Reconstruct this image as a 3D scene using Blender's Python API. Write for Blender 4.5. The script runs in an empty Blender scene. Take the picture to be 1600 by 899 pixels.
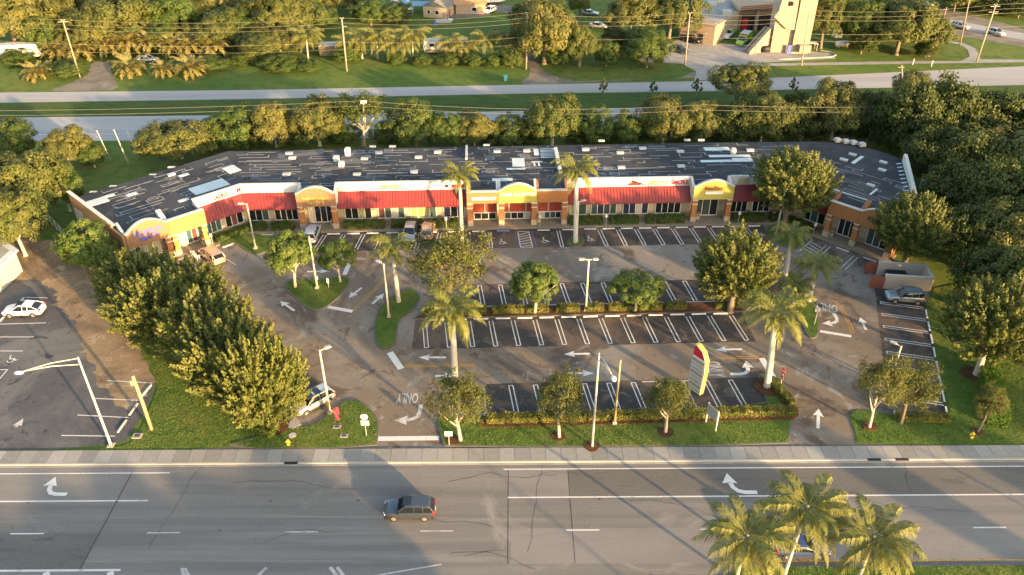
import bpy, math, random
import numpy as np
from mathutils import Vector, Matrix

scene = bpy.context.scene
R = math.radians
rng = random.Random(11)

# ------------------------------------------------------------------ camera, sky, sun, exposure
cam_data = bpy.data.cameras.new('camera')
cam_data.sensor_width = 36.0
cam_data.lens = 36.0 * 1244.0 / 1600.0
cam_data.clip_start = 0.5
cam_data.clip_end = 6000
camera = bpy.data.objects.new('camera', cam_data)
scene.collection.objects.link(camera)
camera.location = (0, 0, 56)
camera.rotation_euler = (R(90 - 33.2), 0, 0)
scene.camera = camera

SUN_EL = R(9.0)
SUN_AZ = (0.676, -0.737)          # towards the sun, low behind the camera on the right
world = bpy.data.worlds.new('World')
scene.world = world
world.use_nodes = True
wn = world.node_tree.nodes
bg = wn['Background']
sky = wn.new('ShaderNodeTexSky')
sky.sky_type = 'NISHITA'
sky.sun_disc = False
sky.sun_elevation = SUN_EL
sky.sun_rotation = math.atan2(SUN_AZ[0], SUN_AZ[1])
sky.air_density = 1.0
sky.dust_density = 2.0
sky.ozone_density = 0.4
world.node_tree.links.new(sky.outputs[0], bg.inputs[0])
bg.inputs[1].default_value = 0.145

sun_data = bpy.data.lights.new('sun', 'SUN')
sun_data.energy = 4.3
sun_data.angle = R(0.9)
sun_data.color = (1.0, 0.63, 0.29)
sun = bpy.data.objects.new('sun', sun_data)
scene.collection.objects.link(sun)
sv = Vector((SUN_AZ[0] * math.cos(SUN_EL), SUN_AZ[1] * math.cos(SUN_EL), math.sin(SUN_EL)))
sun.rotation_euler = sv.to_track_quat('Z', 'Y').to_euler()
sun.location = sv * 200

scene.view_settings.view_transform = 'Standard'
scene.view_settings.look = 'None'
scene.view_settings.gamma = 1
scene.view_settings.use_curve_mapping = False
scene.view_settings.exposure = 2.12
scene.cycles.max_bounces = 5
scene.cycles.diffuse_bounces = 2
scene.cycles.glossy_bounces = 2
scene.cycles.transparent_max_bounces = 4

# ------------------------------------------------------------------ materials
MATS = {}

def _new(name):
    m = bpy.data.materials.new(name)
    m.use_nodes = True
    MATS[name] = m
    nt = m.node_tree
    return m, nt, nt.nodes['Principled BSDF']

def plain(name, col, rough=0.6, metal=0.0, spec=0.4, vary=0.0, emit=None):
    m, nt, b = _new(name)
    b.inputs['Base Color'].default_value = (*col, 1)
    b.inputs['Roughness'].default_value = rough
    b.inputs['Metallic'].default_value = metal
    b.inputs['Specular IOR Level'].default_value = spec
    if vary > 0:
        tc = nt.nodes.new('ShaderNodeTexCoord')
        no = nt.nodes.new('ShaderNodeTexNoise'); no.inputs['Scale'].default_value = 1.7; no.inputs['Detail'].default_value = 6
        nt.links.new(tc.outputs['Object'], no.inputs['Vector'])
        oi = nt.nodes.new('ShaderNodeObjectInfo')
        ad = nt.nodes.new('ShaderNodeMath'); ad.operation = 'ADD'
        nt.links.new(no.outputs['Fac'], ad.inputs[0]); nt.links.new(oi.outputs['Random'], ad.inputs[1])
        mr = nt.nodes.new('ShaderNodeMapRange')
        mr.inputs['From Min'].default_value = 0.3; mr.inputs['From Max'].default_value = 1.7
        mr.inputs['To Min'].default_value = 1 - vary; mr.inputs['To Max'].default_value = 1 + vary
        nt.links.new(ad.outputs[0], mr.inputs['Value'])
        vm = nt.nodes.new('ShaderNodeVectorMath'); vm.operation = 'SCALE'
        vm.inputs[0].default_value = col
        nt.links.new(mr.outputs[0], vm.inputs['Scale'])
        nt.links.new(vm.outputs[0], b.inputs['Base Color'])
    return m

def surface(name, layers, rough=0.9, bump=0.0, bump_scale=30.0, stretch=None, grain=None):
    """layers: [(colour), (scale, lo, hi, colour, detail, distortion), ...] mixed one over another by noise"""
    m, nt, b = _new(name)
    N, L = nt.nodes, nt.links
    tc = N.new('ShaderNodeTexCoord')
    mp = N.new('ShaderNodeMapping')
    if stretch: mp.inputs['Scale'].default_value = stretch
    L.new(tc.outputs['Object'], mp.inputs['Vector'])
    prev = None
    for i, ly in enumerate(layers):
        if i == 0:
            rgb = N.new('ShaderNodeRGB'); rgb.outputs[0].default_value = (*ly, 1); prev = rgb.outputs[0]; continue
        sc, lo, hi, col, det, dist = ly[:6]
        no = N.new('ShaderNodeTexNoise')
        no.inputs['Scale'].default_value = sc; no.inputs['Detail'].default_value = det
        no.inputs['Distortion'].default_value = dist; no.inputs['Roughness'].default_value = 0.62
        of = N.new('ShaderNodeVectorMath'); of.operation = 'ADD'; of.inputs[1].default_value = (17.3 * i, 5.1 * i, 0)
        L.new(mp.outputs[0] if len(ly) < 7 else tc.outputs['Object'], of.inputs[0]); L.new(of.outputs[0], no.inputs['Vector'])
        mr = N.new('ShaderNodeMapRange'); mr.interpolation_type = 'SMOOTHSTEP'
        mr.inputs['From Min'].default_value = lo; mr.inputs['From Max'].default_value = hi
        L.new(no.outputs['Fac'], mr.inputs['Value'])
        mx = N.new('ShaderNodeMix'); mx.data_type = 'RGBA'
        L.new(mr.outputs[0], mx.inputs['Factor']); L.new(prev, mx.inputs['A']); mx.inputs['B'].default_value = (*col, 1)
        prev = mx.outputs['Result']
    if grain:
        no = N.new('ShaderNodeTexNoise'); no.inputs['Scale'].default_value = grain[0]; no.inputs['Detail'].default_value = 3
        L.new(tc.outputs['Object'], no.inputs['Vector'])
        mr = N.new('ShaderNodeMapRange'); mr.inputs['From Min'].default_value = 0.25; mr.inputs['From Max'].default_value = 0.75
        mr.inputs['To Min'].default_value = 1 - grain[1]; mr.inputs['To Max'].default_value = 1 + grain[1]
        L.new(no.outputs['Fac'], mr.inputs['Value'])
        vm = N.new('ShaderNodeVectorMath'); vm.operation = 'SCALE'
        L.new(prev, vm.inputs[0]); L.new(mr.outputs[0], vm.inputs['Scale']); prev = vm.outputs[0]
    L.new(prev, b.inputs['Base Color'])
    b.inputs['Roughness'].default_value = rough
    b.inputs['Specular IOR Level'].default_value = 0.25
    if bump > 0:
        no = N.new('ShaderNodeTexNoise'); no.inputs['Scale'].default_value = bump_scale; no.inputs['Detail'].default_value = 4
        L.new(tc.outputs['Object'], no.inputs['Vector'])
        bp = N.new('ShaderNodeBump'); bp.inputs['Strength'].default_value = bump; bp.inputs['Distance'].default_value = 0.1
        L.new(no.outputs['Fac'], bp.inputs['Height']); L.new(bp.outputs[0], b.inputs['Normal'])
    return m

def leaf(name, c1, c2, c3=None, trans=0.3):
    m, nt, b = _new(name)
    N, L = nt.nodes, nt.links
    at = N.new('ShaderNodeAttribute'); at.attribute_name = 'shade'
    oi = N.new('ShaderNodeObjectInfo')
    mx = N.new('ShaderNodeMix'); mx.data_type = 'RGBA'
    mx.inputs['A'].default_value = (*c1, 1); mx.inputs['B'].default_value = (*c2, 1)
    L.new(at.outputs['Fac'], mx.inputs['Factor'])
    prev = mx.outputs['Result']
    if c3:
        m2 = N.new('ShaderNodeMix'); m2.data_type = 'RGBA'
        mr = N.new('ShaderNodeMapRange'); mr.inputs['To Max'].default_value = 0.75
        L.new(oi.outputs['Random'], mr.inputs['Value']); L.new(mr.outputs[0], m2.inputs['Factor'])
        L.new(prev, m2.inputs['A']); m2.inputs['B'].default_value = (*c3, 1); prev = m2.outputs['Result']
    L.new(prev, b.inputs['Base Color'])
    b.inputs['Roughness'].default_value = 0.55
    b.inputs['Specular IOR Level'].default_value = 0.25
    tr = N.new('ShaderNodeBsdfTranslucent'); L.new(prev, tr.inputs['Color'])
    ms = N.new('ShaderNodeMixShader'); ms.inputs[0].default_value = trans
    L.new(b.outputs[0], ms.inputs[1]); L.new(tr.outputs[0], ms.inputs[2])
    L.new(ms.outputs[0], N['Material Output'].inputs['Surface'])
    return m

# ground
surface('grass', [(0.072, 0.125, 0.020), (0.05, 0.4, 0.65, (0.115, 0.145, 0.028), 5, 0.3), (0.5, 0.45, 0.7, (0.048, 0.098, 0.014), 5, 0.2),
                  (0.16, 0.58, 0.74, (0.155, 0.145, 0.045), 5, 0.6), (1.6, 0.6, 0.75, (0.12, 0.15, 0.03), 5, 0.4)], 1.0, 0.9, 9.0, grain=(6.0, 0.45))
surface('verge_grass', [(0.040, 0.080, 0.015), (0.06, 0.4, 0.65, (0.06, 0.09, 0.02), 5, 0.3), (0.7, 0.45, 0.7, (0.03, 0.055, 0.010), 5, 0.2)],
        1.0, 0.8, 7.0, stretch=(0.25, 1, 1), grain=(4.0, 0.35))
surface('lot_asphalt', [(0.170, 0.138, 0.106), (0.05, 0.42, 0.58, (0.205, 0.185, 0.158), 8, 1.4), (0.09, 0.52, 0.63, (0.098, 0.078, 0.062), 8, 1.5),
                        (0.22, 0.57, 0.66, (0.25, 0.232, 0.20), 9, 2.2), (0.38, 0.57, 0.67, (0.125, 0.088, 0.060), 9, 1.6), (1.1, 0.63, 0.72, (0.07, 0.062, 0.055), 6, 1.2)], 0.92, 0.25, 22.0, grain=(9.0, 0.2))
surface('sealed_asphalt', [(0.050, 0.046, 0.044), (0.10, 0.44, 0.60, (0.115, 0.086, 0.066), 7, 1.4), (0.45, 0.55, 0.68, (0.145, 0.112, 0.088), 8, 1.6), (0.7, 0.60, 0.70, (0.03, 0.028, 0.028), 6, 1.0)],
        0.9, 0.25, 22.0, grain=(9.0, 0.22))
surface('side_lot_asphalt', [(0.080, 0.082, 0.088), (0.08, 0.42, 0.62, (0.14, 0.138, 0.134), 6, 1.0), (0.35, 0.55, 0.7, (0.045, 0.046, 0.05), 6, 1.6),
                             (0.9, 0.58, 0.72, (0.14, 0.135, 0.12), 6, 1.0)], 0.92, 0.25, 22.0, grain=(9.0, 0.2))
surface('road', [(0.190, 0.180, 0.168), (0.42, 0.38, 0.62, (0.145, 0.140, 0.134), 5, 0.2), (0.9, 0.55, 0.72, (0.225, 0.212, 0.195), 5, 0.2),
                 (0.11, 0.58, 0.70, (0.235, 0.22, 0.20), 8, 1.2, 1), (0.30, 0.66, 0.74, (0.085, 0.08, 0.074), 8, 1.8, 1)], 0.9, 0.2, 26.0, stretch=(0.035, 1.0, 1.0), grain=(8.0, 0.15))
surface('road_pale', [(0.208, 0.198, 0.186), (0.2, 0.4, 0.65, (0.175, 0.168, 0.16), 6, 0.3), (0.6, 0.62, 0.75, (0.15, 0.148, 0.142), 6, 1.2)], 0.9, 0.2, 26.0, stretch=(0.2, 1, 1), grain=(8.0, 0.12))
surface('road_dark', [(0.125, 0.118, 0.108), (0.2, 0.4, 0.65, (0.15, 0.142, 0.13), 6, 0.3), (0.9, 0.55, 0.75, (0.08, 0.078, 0.075), 5, 0.5)], 0.9, 0.25, 22.0, stretch=(0.25, 1, 1), grain=(7.0, 0.22))
surface('far_road', [(0.33, 0.325, 0.32), (0.12, 0.4, 0.65, (0.28, 0.278, 0.275), 5, 0.3), (0.6, 0.55, 0.75, (0.38, 0.375, 0.365), 5, 0.2)], 0.9, 0.1, 20.0, stretch=(0.06, 1.0, 1.0), grain=(5.0, 0.1))
surface('sand', [(0.25, 0.185, 0.115), (0.12, 0.42, 0.58, (0.16, 0.12, 0.082), 8, 1.4), (0.4, 0.52, 0.66, (0.33, 0.26, 0.17), 8, 1.2), (0.8, 0.60, 0.70, (0.10, 0.075, 0.05), 7, 1.8)], 0.95, 0.5, 8.0, grain=(5.0, 0.25))
surface('dirt', [(0.20, 0.175, 0.14), (0.15, 0.42, 0.64, (0.135, 0.12, 0.10), 6, 1.0), (0.6, 0.55, 0.72, (0.27, 0.24, 0.20), 6, 0.8)], 0.95, 0.4, 8.0, grain=(4.0, 0.2))
surface('mulch', [(0.10, 0.045, 0.022), (1.5, 0.4, 0.65, (0.055, 0.028, 0.016), 6, 0.8), (6.0, 0.55, 0.7, (0.16, 0.075, 0.035), 4, 0.4)], 1.0, 0.9, 14.0)
surface('concrete', [(0.30, 0.295, 0.28), (0.5, 0.4, 0.65, (0.25, 0.24, 0.225), 6, 0.5), (2.0, 0.58, 0.75, (0.20, 0.19, 0.175), 6, 0.8)], 0.85, 0.15, 30.0)
surface('apron', [(0.27, 0.22, 0.155), (0.5, 0.4, 0.65, (0.225, 0.185, 0.13), 6, 0.5), (2.0, 0.6, 0.75, (0.18, 0.145, 0.105), 6, 0.8)], 0.85, 0.15, 30.0)
plain('slab', (0.25, 0.245, 0.23), 0.88, vary=0.28)
plain('kerb', (0.34, 0.33, 0.30), 0.85, vary=0.15)
plain('lot_kerb', (0.11, 0.105, 0.098), 0.9, vary=0.2)
surface('paint', [(0.60, 0.59, 0.57), (1.2, 0.55, 0.72, (0.36, 0.35, 0.335), 7, 0.8), (6.0, 0.6, 0.72, (0.22, 0.21, 0.20), 5, 0.4)], 0.8)
surface('worn_paint', [(0.46, 0.455, 0.44), (1.2, 0.45, 0.68, (0.28, 0.275, 0.265), 7, 0.8), (5.0, 0.55, 0.7, (0.19, 0.185, 0.18), 5, 0.4)], 0.85)
surface('yellow_paint', [(0.50, 0.28, 0.04), (2.0, 0.45, 0.7, (0.27, 0.18, 0.06), 6, 0.6)], 0.85)
plain('blue_paint', (0.06, 0.12, 0.35), 0.8, vary=0.1)
plain('stop_white', (0.62, 0.61, 0.58), 0.75, vary=0.14)
plain('stop_blue', (0.12, 0.22, 0.45), 0.75, vary=0.1)
# mall
surface('roof', [(0.030, 0.033, 0.040), (0.10, 0.42, 0.58, (0.050, 0.053, 0.060), 8, 1.0), (0.35, 0.54, 0.68, (0.018, 0.020, 0.026), 8, 1.0), (0.9, 0.62, 0.72, (0.085, 0.088, 0.095), 7, 1.2)], 0.85, 0.3, 14.0, grain=(5.0, 0.2))
surface('roof_coat', [(0.52, 0.58, 0.60), (0.6, 0.45, 0.7, (0.44, 0.49, 0.50), 6, 0.5)], 0.7)
surface('seam', [(0.24, 0.255, 0.27), (0.8, 0.40, 0.62, (0.075, 0.08, 0.09), 6, 0.8)], 0.8)
surface('dust', [(0.12, 0.12, 0.12), (0.4, 0.42, 0.66, (0.05, 0.052, 0.058), 6, 1.0)], 0.9)
plain('white_wall', (0.56, 0.55, 0.53), 0.8, vary=0.05)
plain('coping', (0.52, 0.50, 0.46), 0.75, vary=0.05)
plain('cream_wall', (0.40, 0.32, 0.225), 0.8, vary=0.05)
plain('tan_wall', (0.30, 0.21, 0.125), 0.8, vary=0.05)
plain('orange_wall', (0.33, 0.14, 0.050), 0.8, vary=0.05)
plain('ochre_wall', (0.28, 0.145, 0.075), 0.8, vary=0.05)
plain('yellow_wall', (0.36, 0.315, 0.070), 0.8, vary=0.05)
plain('red_wall', (0.30, 0.055, 0.03), 0.75, vary=0.08)
plain('end_wall', (0.30, 0.18, 0.085), 0.8, vary=0.06)
plain('grey_wall', (0.36, 0.36, 0.37), 0.8, vary=0.05)
plain('red_metal', (0.21, 0.034, 0.030), 0.45, vary=0.08, spec=0.5)
plain('frame_white', (0.68, 0.66, 0.62), 0.5)
plain('vent_white', (0.42, 0.43, 0.43), 0.6, vary=0.1)
plain('glass_dark', (0.015, 0.018, 0.02), 0.08, spec=0.6)
plain('glass_green', (0.05, 0.075, 0.07), 0.1, spec=0.6)
plain('glass_blue', (0.03, 0.035, 0.07), 0.12, spec=0.6)
plain('glass_teal', (0.05, 0.11, 0.13), 0.15, spec=0.5)
plain('poster_white', (0.42, 0.39, 0.33), 0.4)
plain('poster_lime', (0.27, 0.27, 0.12), 0.4)
plain('poster_red', (0.13, 0.05, 0.05), 0.4)
plain('sign_blue', (0.07, 0.12, 0.46), 0.5)
plain('sign_white', (0.78, 0.75, 0.66), 0.5)
plain('sign_red', (0.52, 0.02, 0.03), 0.5)
plain('sign_gold', (0.40, 0.33, 0.09), 0.5)
plain('sign_dark', (0.05, 0.025, 0.015), 0.5)
plain('sign_brown', (0.30, 0.06, 0.02), 0.5)
# things
plain('pole_grey', (0.42, 0.41, 0.39), 0.6, vary=0.1)
plain('pole_cream', (0.58, 0.52, 0.38), 0.6, vary=0.08)
plain('pole_yellow', (0.36, 0.29, 0.17), 0.7, vary=0.1)
plain('pole_wood', (0.30, 0.25, 0.19), 0.9, vary=0.15)
plain('lamp_lens', (0.75, 0.77, 0.78), 0.3)
plain('wire', (0.20, 0.18, 0.135), 0.6)
plain('black', (0.015, 0.015, 0.016), 0.6)
plain('dark_grey', (0.05, 0.05, 0.055), 0.6)
plain('tyre', (0.018, 0.018, 0.018), 0.9)
plain('rim', (0.40, 0.41, 0.42), 0.35, metal=0.7)
plain('car_glass', (0.012, 0.015, 0.02), 0.06, spec=0.7)
plain('cladding', (0.03, 0.03, 0.032), 0.7)
plain('headlight', (0.72, 0.74, 0.75), 0.15)
plain('taillight', (0.42, 0.012, 0.012), 0.25)
for nm, col, met in (('car_white', (0.74, 0.74, 0.73), 0.0), ('car_silver', (0.50, 0.50, 0.49), 0.45), ('car_rose', (0.46, 0.31, 0.22), 0.4),
                     ('car_bluegrey', (0.26, 0.31, 0.36), 0.45), ('car_slate', (0.055, 0.07, 0.09), 0.4), ('car_paleblue', (0.45, 0.52, 0.60), 0.35),
                     ('car_black', (0.02, 0.02, 0.022), 0.2), ('car_lime', (0.32, 0.55, 0.02), 0.0), ('car_navy', (0.04, 0.07, 0.17), 0.3)):
    mm = plain(nm, col, 0.3, met, 0.5)
    mm.node_tree.nodes['Principled BSDF'].inputs['Coat Weight'].default_value = 0.6
    mm.node_tree.nodes['Principled BSDF'].inputs['Coat Roughness'].default_value = 0.08
plain('beige_wall', (0.36, 0.27, 0.185), 0.85, vary=0.06)
plain('pylon_yellow', (0.36, 0.33, 0.07), 0.6, vary=0.05)
leaf('leaf_bright', (0.060, 0.135, 0.016), (0.12, 0.21, 0.030))
plain('store_wall', (0.52, 0.43, 0.35), 0.85, vary=0.06)
plain('beige_dull', (0.30, 0.24, 0.18), 0.85, vary=0.06)  # darker, greyer beige than the main walls
plain('gate_red', (0.24, 0.075, 0.05), 0.8, vary=0.1)
plain('hydrant_yellow', (0.55, 0.38, 0.03), 0.5)
plain('flag_red', (0.34, 0.03, 0.055), 0.7, vary=0.15)
plain('teal', (0.10, 0.36, 0.38), 0.6)
plain('blue_tarp', (0.14, 0.26, 0.40), 0.6, vary=0.1)
plain('shingle', (0.17, 0.16, 0.15), 0.9, vary=0.15)
plain('terracotta', (0.45, 0.24, 0.11), 0.85, vary=0.15)
plain('wood_plank', (0.26, 0.19, 0.12), 0.9, vary=0.2)
plain('bark', (0.17, 0.135, 0.10), 0.95, vary=0.2)
plain('pale_bark', (0.40, 0.35, 0.28), 0.9, vary=0.15)
plain('palm_trunk', (0.46, 0.42, 0.35), 0.85, vary=0.15)
plain('crownshaft', (0.16, 0.24, 0.05), 0.5)
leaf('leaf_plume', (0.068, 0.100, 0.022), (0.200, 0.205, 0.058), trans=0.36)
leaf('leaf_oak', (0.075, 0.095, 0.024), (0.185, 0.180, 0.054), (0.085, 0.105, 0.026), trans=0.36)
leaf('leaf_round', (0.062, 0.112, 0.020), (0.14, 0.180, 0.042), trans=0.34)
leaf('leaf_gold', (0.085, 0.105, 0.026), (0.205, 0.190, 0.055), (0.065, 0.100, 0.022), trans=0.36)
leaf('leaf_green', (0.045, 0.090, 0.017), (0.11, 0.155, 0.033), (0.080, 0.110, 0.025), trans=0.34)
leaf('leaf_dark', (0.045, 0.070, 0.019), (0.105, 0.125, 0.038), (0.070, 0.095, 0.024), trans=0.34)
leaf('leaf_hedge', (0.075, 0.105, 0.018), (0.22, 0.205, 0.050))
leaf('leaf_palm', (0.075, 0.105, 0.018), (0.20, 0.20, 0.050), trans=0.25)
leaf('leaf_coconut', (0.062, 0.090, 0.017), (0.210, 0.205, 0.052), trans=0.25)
leaf('leaf_date', (0.11, 0.115, 0.034), (0.25, 0.215, 0.070), trans=0.2)
leaf('leaf_dry', (0.24, 0.14, 0.045), (0.34, 0.21, 0.085), trans=0.2)
leaf('grass_blade', (0.085, 0.140, 0.022), (0.14, 0.165, 0.034), trans=0.3)

# ------------------------------------------------------------------ helpers
C = scene.collection

def tag(o, label, cat, group=None):
    o['label'] = label; o['category'] = cat
    if group: o['group'] = group
    return o

def thing(name, label, cat, loc=(0, 0, 0), rz=0.0, group=None):
    o = bpy.data.objects.new(name, None)
    o.empty_display_size = 0.3
    o.location = loc if len(loc) == 3 else (*loc, 0); o.rotation_euler = (0, 0, rz)
    C.objects.link(o)
    return tag(o, label, cat, group)

def place(name, data, parent=None, loc=(0, 0, 0), rot=(0, 0, 0), scale=(1, 1, 1)):
    o = bpy.data.objects.new(name, data); C.objects.link(o)
    o.parent = parent; o.location = loc; o.rotation_euler = rot; o.scale = scale
    return o

class MB:
    """collects boxes, prisms, tubes and sheets for ONE mesh"""
    def __init__(s): s.v = []; s.f = []
    def poly(s, pts):
        n = len(s.v); s.v += [tuple(p) for p in pts]; s.f.append(tuple(range(n, n + len(pts)))); return s
    def box(s, c, d, rz=0.0, ry=0.0, rx=0.0):
        M = Matrix.Rotation(rz, 3, 'Z') @ Matrix.Rotation(ry, 3, 'Y') @ Matrix.Rotation(rx, 3, 'X')
        n = len(s.v)
        for z in (-.5, .5):
            for x, y in ((-.5, -.5), (.5, -.5), (.5, .5), (-.5, .5)):
                p = M @ Vector((x * d[0], y * d[1], z * d[2])); s.v.append((c[0] + p.x, c[1] + p.y, c[2] + p.z))
        for q in ((3, 2, 1, 0), (4, 5, 6, 7), (0, 1, 5, 4), (1, 2, 6, 5), (2, 3, 7, 6), (3, 0, 4, 7)): s.f.append(tuple(n + i for i in q))
        return s
    def prism(s, pts, z0, z1):
        a = sum(pts[i][0] * pts[(i + 1) % len(pts)][1] - pts[(i + 1) % len(pts)][0] * pts[i][1] for i in range(len(pts)))
        if a < 0: pts = pts[::-1]
        n = len(s.v); k = len(pts)
        s.v += [(p[0], p[1], z0) for p in pts] + [(p[0], p[1], z1) for p in pts]
        s.f.append(tuple(range(n + k - 1, n - 1, -1))); s.f.append(tuple(range(n + k, n + 2 * k)))
        for i in range(k): s.f.append((n + i, n + (i + 1) % k, n + k + (i + 1) % k, n + k + i))
        return s
    def wall(s, p0, p1, prof, t):
        """vertical slab: prof = [(distance along p0->p1, z)], thickness t to the left of p0->p1"""
        dx, dy = p1[0] - p0[0], p1[1] - p0[1]; l = math.hypot(dx, dy); dx /= l; dy /= l
        nx, ny = -dy, dx; n = len(s.v); k = len(prof)
        for o in (0, t):
            s.v += [(p0[0] + dx * a + nx * o, p0[1] + dy * a + ny * o, z) for a, z in prof]
        s.f.append(tuple(range(n, n + k))); s.f.append(tuple(range(n + 2 * k - 1, n + k - 1, -1)))
        for i in range(k): s.f.append((n + (i + 1) % k, n + i, n + k + i, n + k + (i + 1) % k))
        return s
    def tube(s, path, r, n=8, cap=True):
        rs = r if isinstance(r, (list, tuple)) else [r] * len(path)
        base = len(s.v); P = [Vector(p) for p in path]; up = None
        for i, p in enumerate(P):
            t = (P[min(i + 1, len(P) - 1)] - P[max(i - 1, 0)]).normalized()
            if up is None: up = Vector((1, 0, 0)) if abs(t.x) < 0.8 else Vector((0, 1, 0))
            a = (up - t * up.dot(t)).normalized(); b = t.cross(a); up = a
            for j in range(n):
                q = p + (a * math.cos(2 * math.pi * j / n) + b * math.sin(2 * math.pi * j / n)) * rs[i]; s.v.append(tuple(q))
        for i in range(len(P) - 1):
            for j in range(n):
                s.f.append((base + i * n + j, base + i * n + (j + 1) % n, base + (i + 1) * n + (j + 1) % n, base + (i + 1) * n + j))
        if cap:
            s.f.append(tuple(base + j for j in range(n - 1, -1, -1))); e = base + (len(P) - 1) * n
            s.f.append(tuple(e + j for j in range(n)))
        return s
    def lathe(s, prof, n=16, c=(0, 0, 0)):
        b = len(s.v)
        for r, z in prof:
            for j in range(n): s.v.append((c[0] + r * math.cos(2 * math.pi * j / n), c[1] + r * math.sin(2 * math.pi * j / n), c[2] + z))
        for i in range(len(prof) - 1):
            for j in range(n): s.f.append((b + i * n + j, b + i * n + (j + 1) % n, b + (i + 1) * n + (j + 1) % n, b + (i + 1) * n + j))
        s.f.append(tuple(b + j for j in range(n - 1, -1, -1))); e = b + (len(prof) - 1) * n; s.f.append(tuple(e + j for j in range(n)))
        return s
    def data(s, name, mat, smooth=False, off=(0, 0, 0)):
        me = bpy.data.meshes.new(name)
        vs = s.v if off == (0, 0, 0) else [(x - off[0], y - off[1], z - off[2]) for x, y, z in s.v]
        me.from_pydata(vs, [], s.f); me.update()
        me.materials.append(MATS[mat])
        if smooth: me.shade_smooth()
        return me
    def build(s, name, mat, parent=None, smooth=False, world=False, bevel=0.0):
        off = (0, 0, 0)
        if world and parent:
            o = parent; off = Vector((0, 0, 0))
            while o: off += o.location; o = o.parent
            off = tuple(off)
        o = place(name, s.data(name, mat, smooth, off), parent)
        if bevel:
            md = o.modifiers.new('bevel', 'BEVEL'); md.width = bevel; md.segments = 2; md.limit_method = 'ANGLE'
        return o

def struct(o, kind='structure'):
    o['kind'] = kind; return o

def sheet(name, pts, z, mat, parent=None):
    """flat piece of ground"""
    a = sum(pts[i][0] * pts[(i + 1) % len(pts)][1] - pts[(i + 1) % len(pts)][0] * pts[i][1] for i in range(len(pts)))
    if a < 0: pts = pts[::-1]
    o = MB().poly([(p[0], p[1], z) for p in pts]).build(name, mat, parent)
    if parent is None: struct(o)
    return o

def smooth_poly(pts, it=2):
    for _ in range(it):
        q = []
        for i in range(len(pts)):
            a, b = pts[i], pts[(i + 1) % len(pts)]
            q += [(a[0] * .75 + b[0] * .25, a[1] * .75 + b[1] * .25), (a[0] * .25 + b[0] * .75, a[1] * .25 + b[1] * .75)]
        pts = q
    return pts

def ragged(pts, step=.7, amp=.32, seed=3):
    q_ = random.Random(seed); out = []
    for i in range(len(pts)):
        a, b = Vector(pts[i]), Vector(pts[(i + 1) % len(pts)]); n = max(1, int((b - a).length / step))
        for k_ in range(n):
            p = a.lerp(b, k_ / n); out.append((p.x + q_.gauss(0, amp), p.y + q_.gauss(0, amp)))
    return out

def inset(pts, d):
    n = len(pts); a = sum(pts[i][0] * pts[(i + 1) % n][1] - pts[(i + 1) % n][0] * pts[i][1] for i in range(n))
    if a < 0: pts = pts[::-1]
    out = []
    for i in range(n):
        p0, p1, p2 = Vector(pts[i - 1]), Vector(pts[i]), Vector(pts[(i + 1) % n])
        e1 = (p1 - p0).normalized(); e2 = (p2 - p1).normalized()
        nn = Vector((-e1.y - e2.y, e1.x + e2.x)); l = nn.length
        nn = nn / l if l > 1e-6 else Vector((-e1.y, e1.x))
        k = d / max(0.5, nn.dot(Vector((-e1.y, e1.x)))); out.append(tuple(p1 + nn * k))
    return out

LAWNS = []
def island(name, pts, top='grass', rnd=2, kerb=True, h=0.15):
    """raised bed with a concrete kerb round it"""
    if rnd: pts = smooth_poly(pts, rnd)
    if top == 'grass': LAWNS.append((inset(pts, .1), h))
    if kerb:
        k = struct(MB().prism(pts, 0.0, h - 0.012).build(name + '_kerb', 'lot_kerb'))
        return struct(MB().prism(inset(pts, 0.16), 0.0, h).build(name, top))
    return struct(MB().prism(pts, 0.0, h).build(name, top))

def line(pts0, pts1, w, z=0.0):
    d = Vector(pts1) - Vector(pts0); n = Vector((-d.y, d.x)).normalized() * w / 2
    a, b = Vector(pts0), Vector(pts1)
    return [(*(a - n), z), (*(b - n), z), (*(b + n), z), (*(a + n), z)]

ORD = ['first', 'second', 'third', 'fourth', 'fifth', 'sixth', 'seventh', 'eighth', 'ninth', 'tenth', 'eleventh', 'twelfth', 'thirteenth',
       'fourteenth', 'fifteenth', 'sixteenth', 'seventeenth', 'eighteenth', 'nineteenth', 'twentieth', 'twenty-first', 'twenty-second',
       'twenty-third', 'twenty-fourth', 'twenty-fifth', 'twenty-sixth', 'twenty-seventh', 'twenty-eighth']

def text_mesh(txt, size, mat, depth=0.03, sx=1.0):
    cu = bpy.data.curves.new('lettering', 'FONT'); cu.body = txt; cu.size = size; cu.align_x = 'CENTER'; cu.align_y = 'CENTER'
    cu.extrude = depth; cu.resolution_u = 2; cu.offset = size * 0.02
    o = bpy.data.objects.new('lettering_curve', cu); C.objects.link(o)
    dg = bpy.context.evaluated_depsgraph_get(); dg.update()
    me = bpy.data.meshes.new_from_object(o.evaluated_get(dg))
    bpy.data.objects.remove(o); bpy.data.curves.remove(cu)
    me.materials.clear(); me.materials.append(MATS[mat])
    if sx != 1.0: me.transform(Matrix.Diagonal((sx, 1, 1, 1)))
    me.name = 'lettering'
    return me

# ------------------------------------------------------------------ foliage meshes
NR = np.random.RandomState(5)

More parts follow.
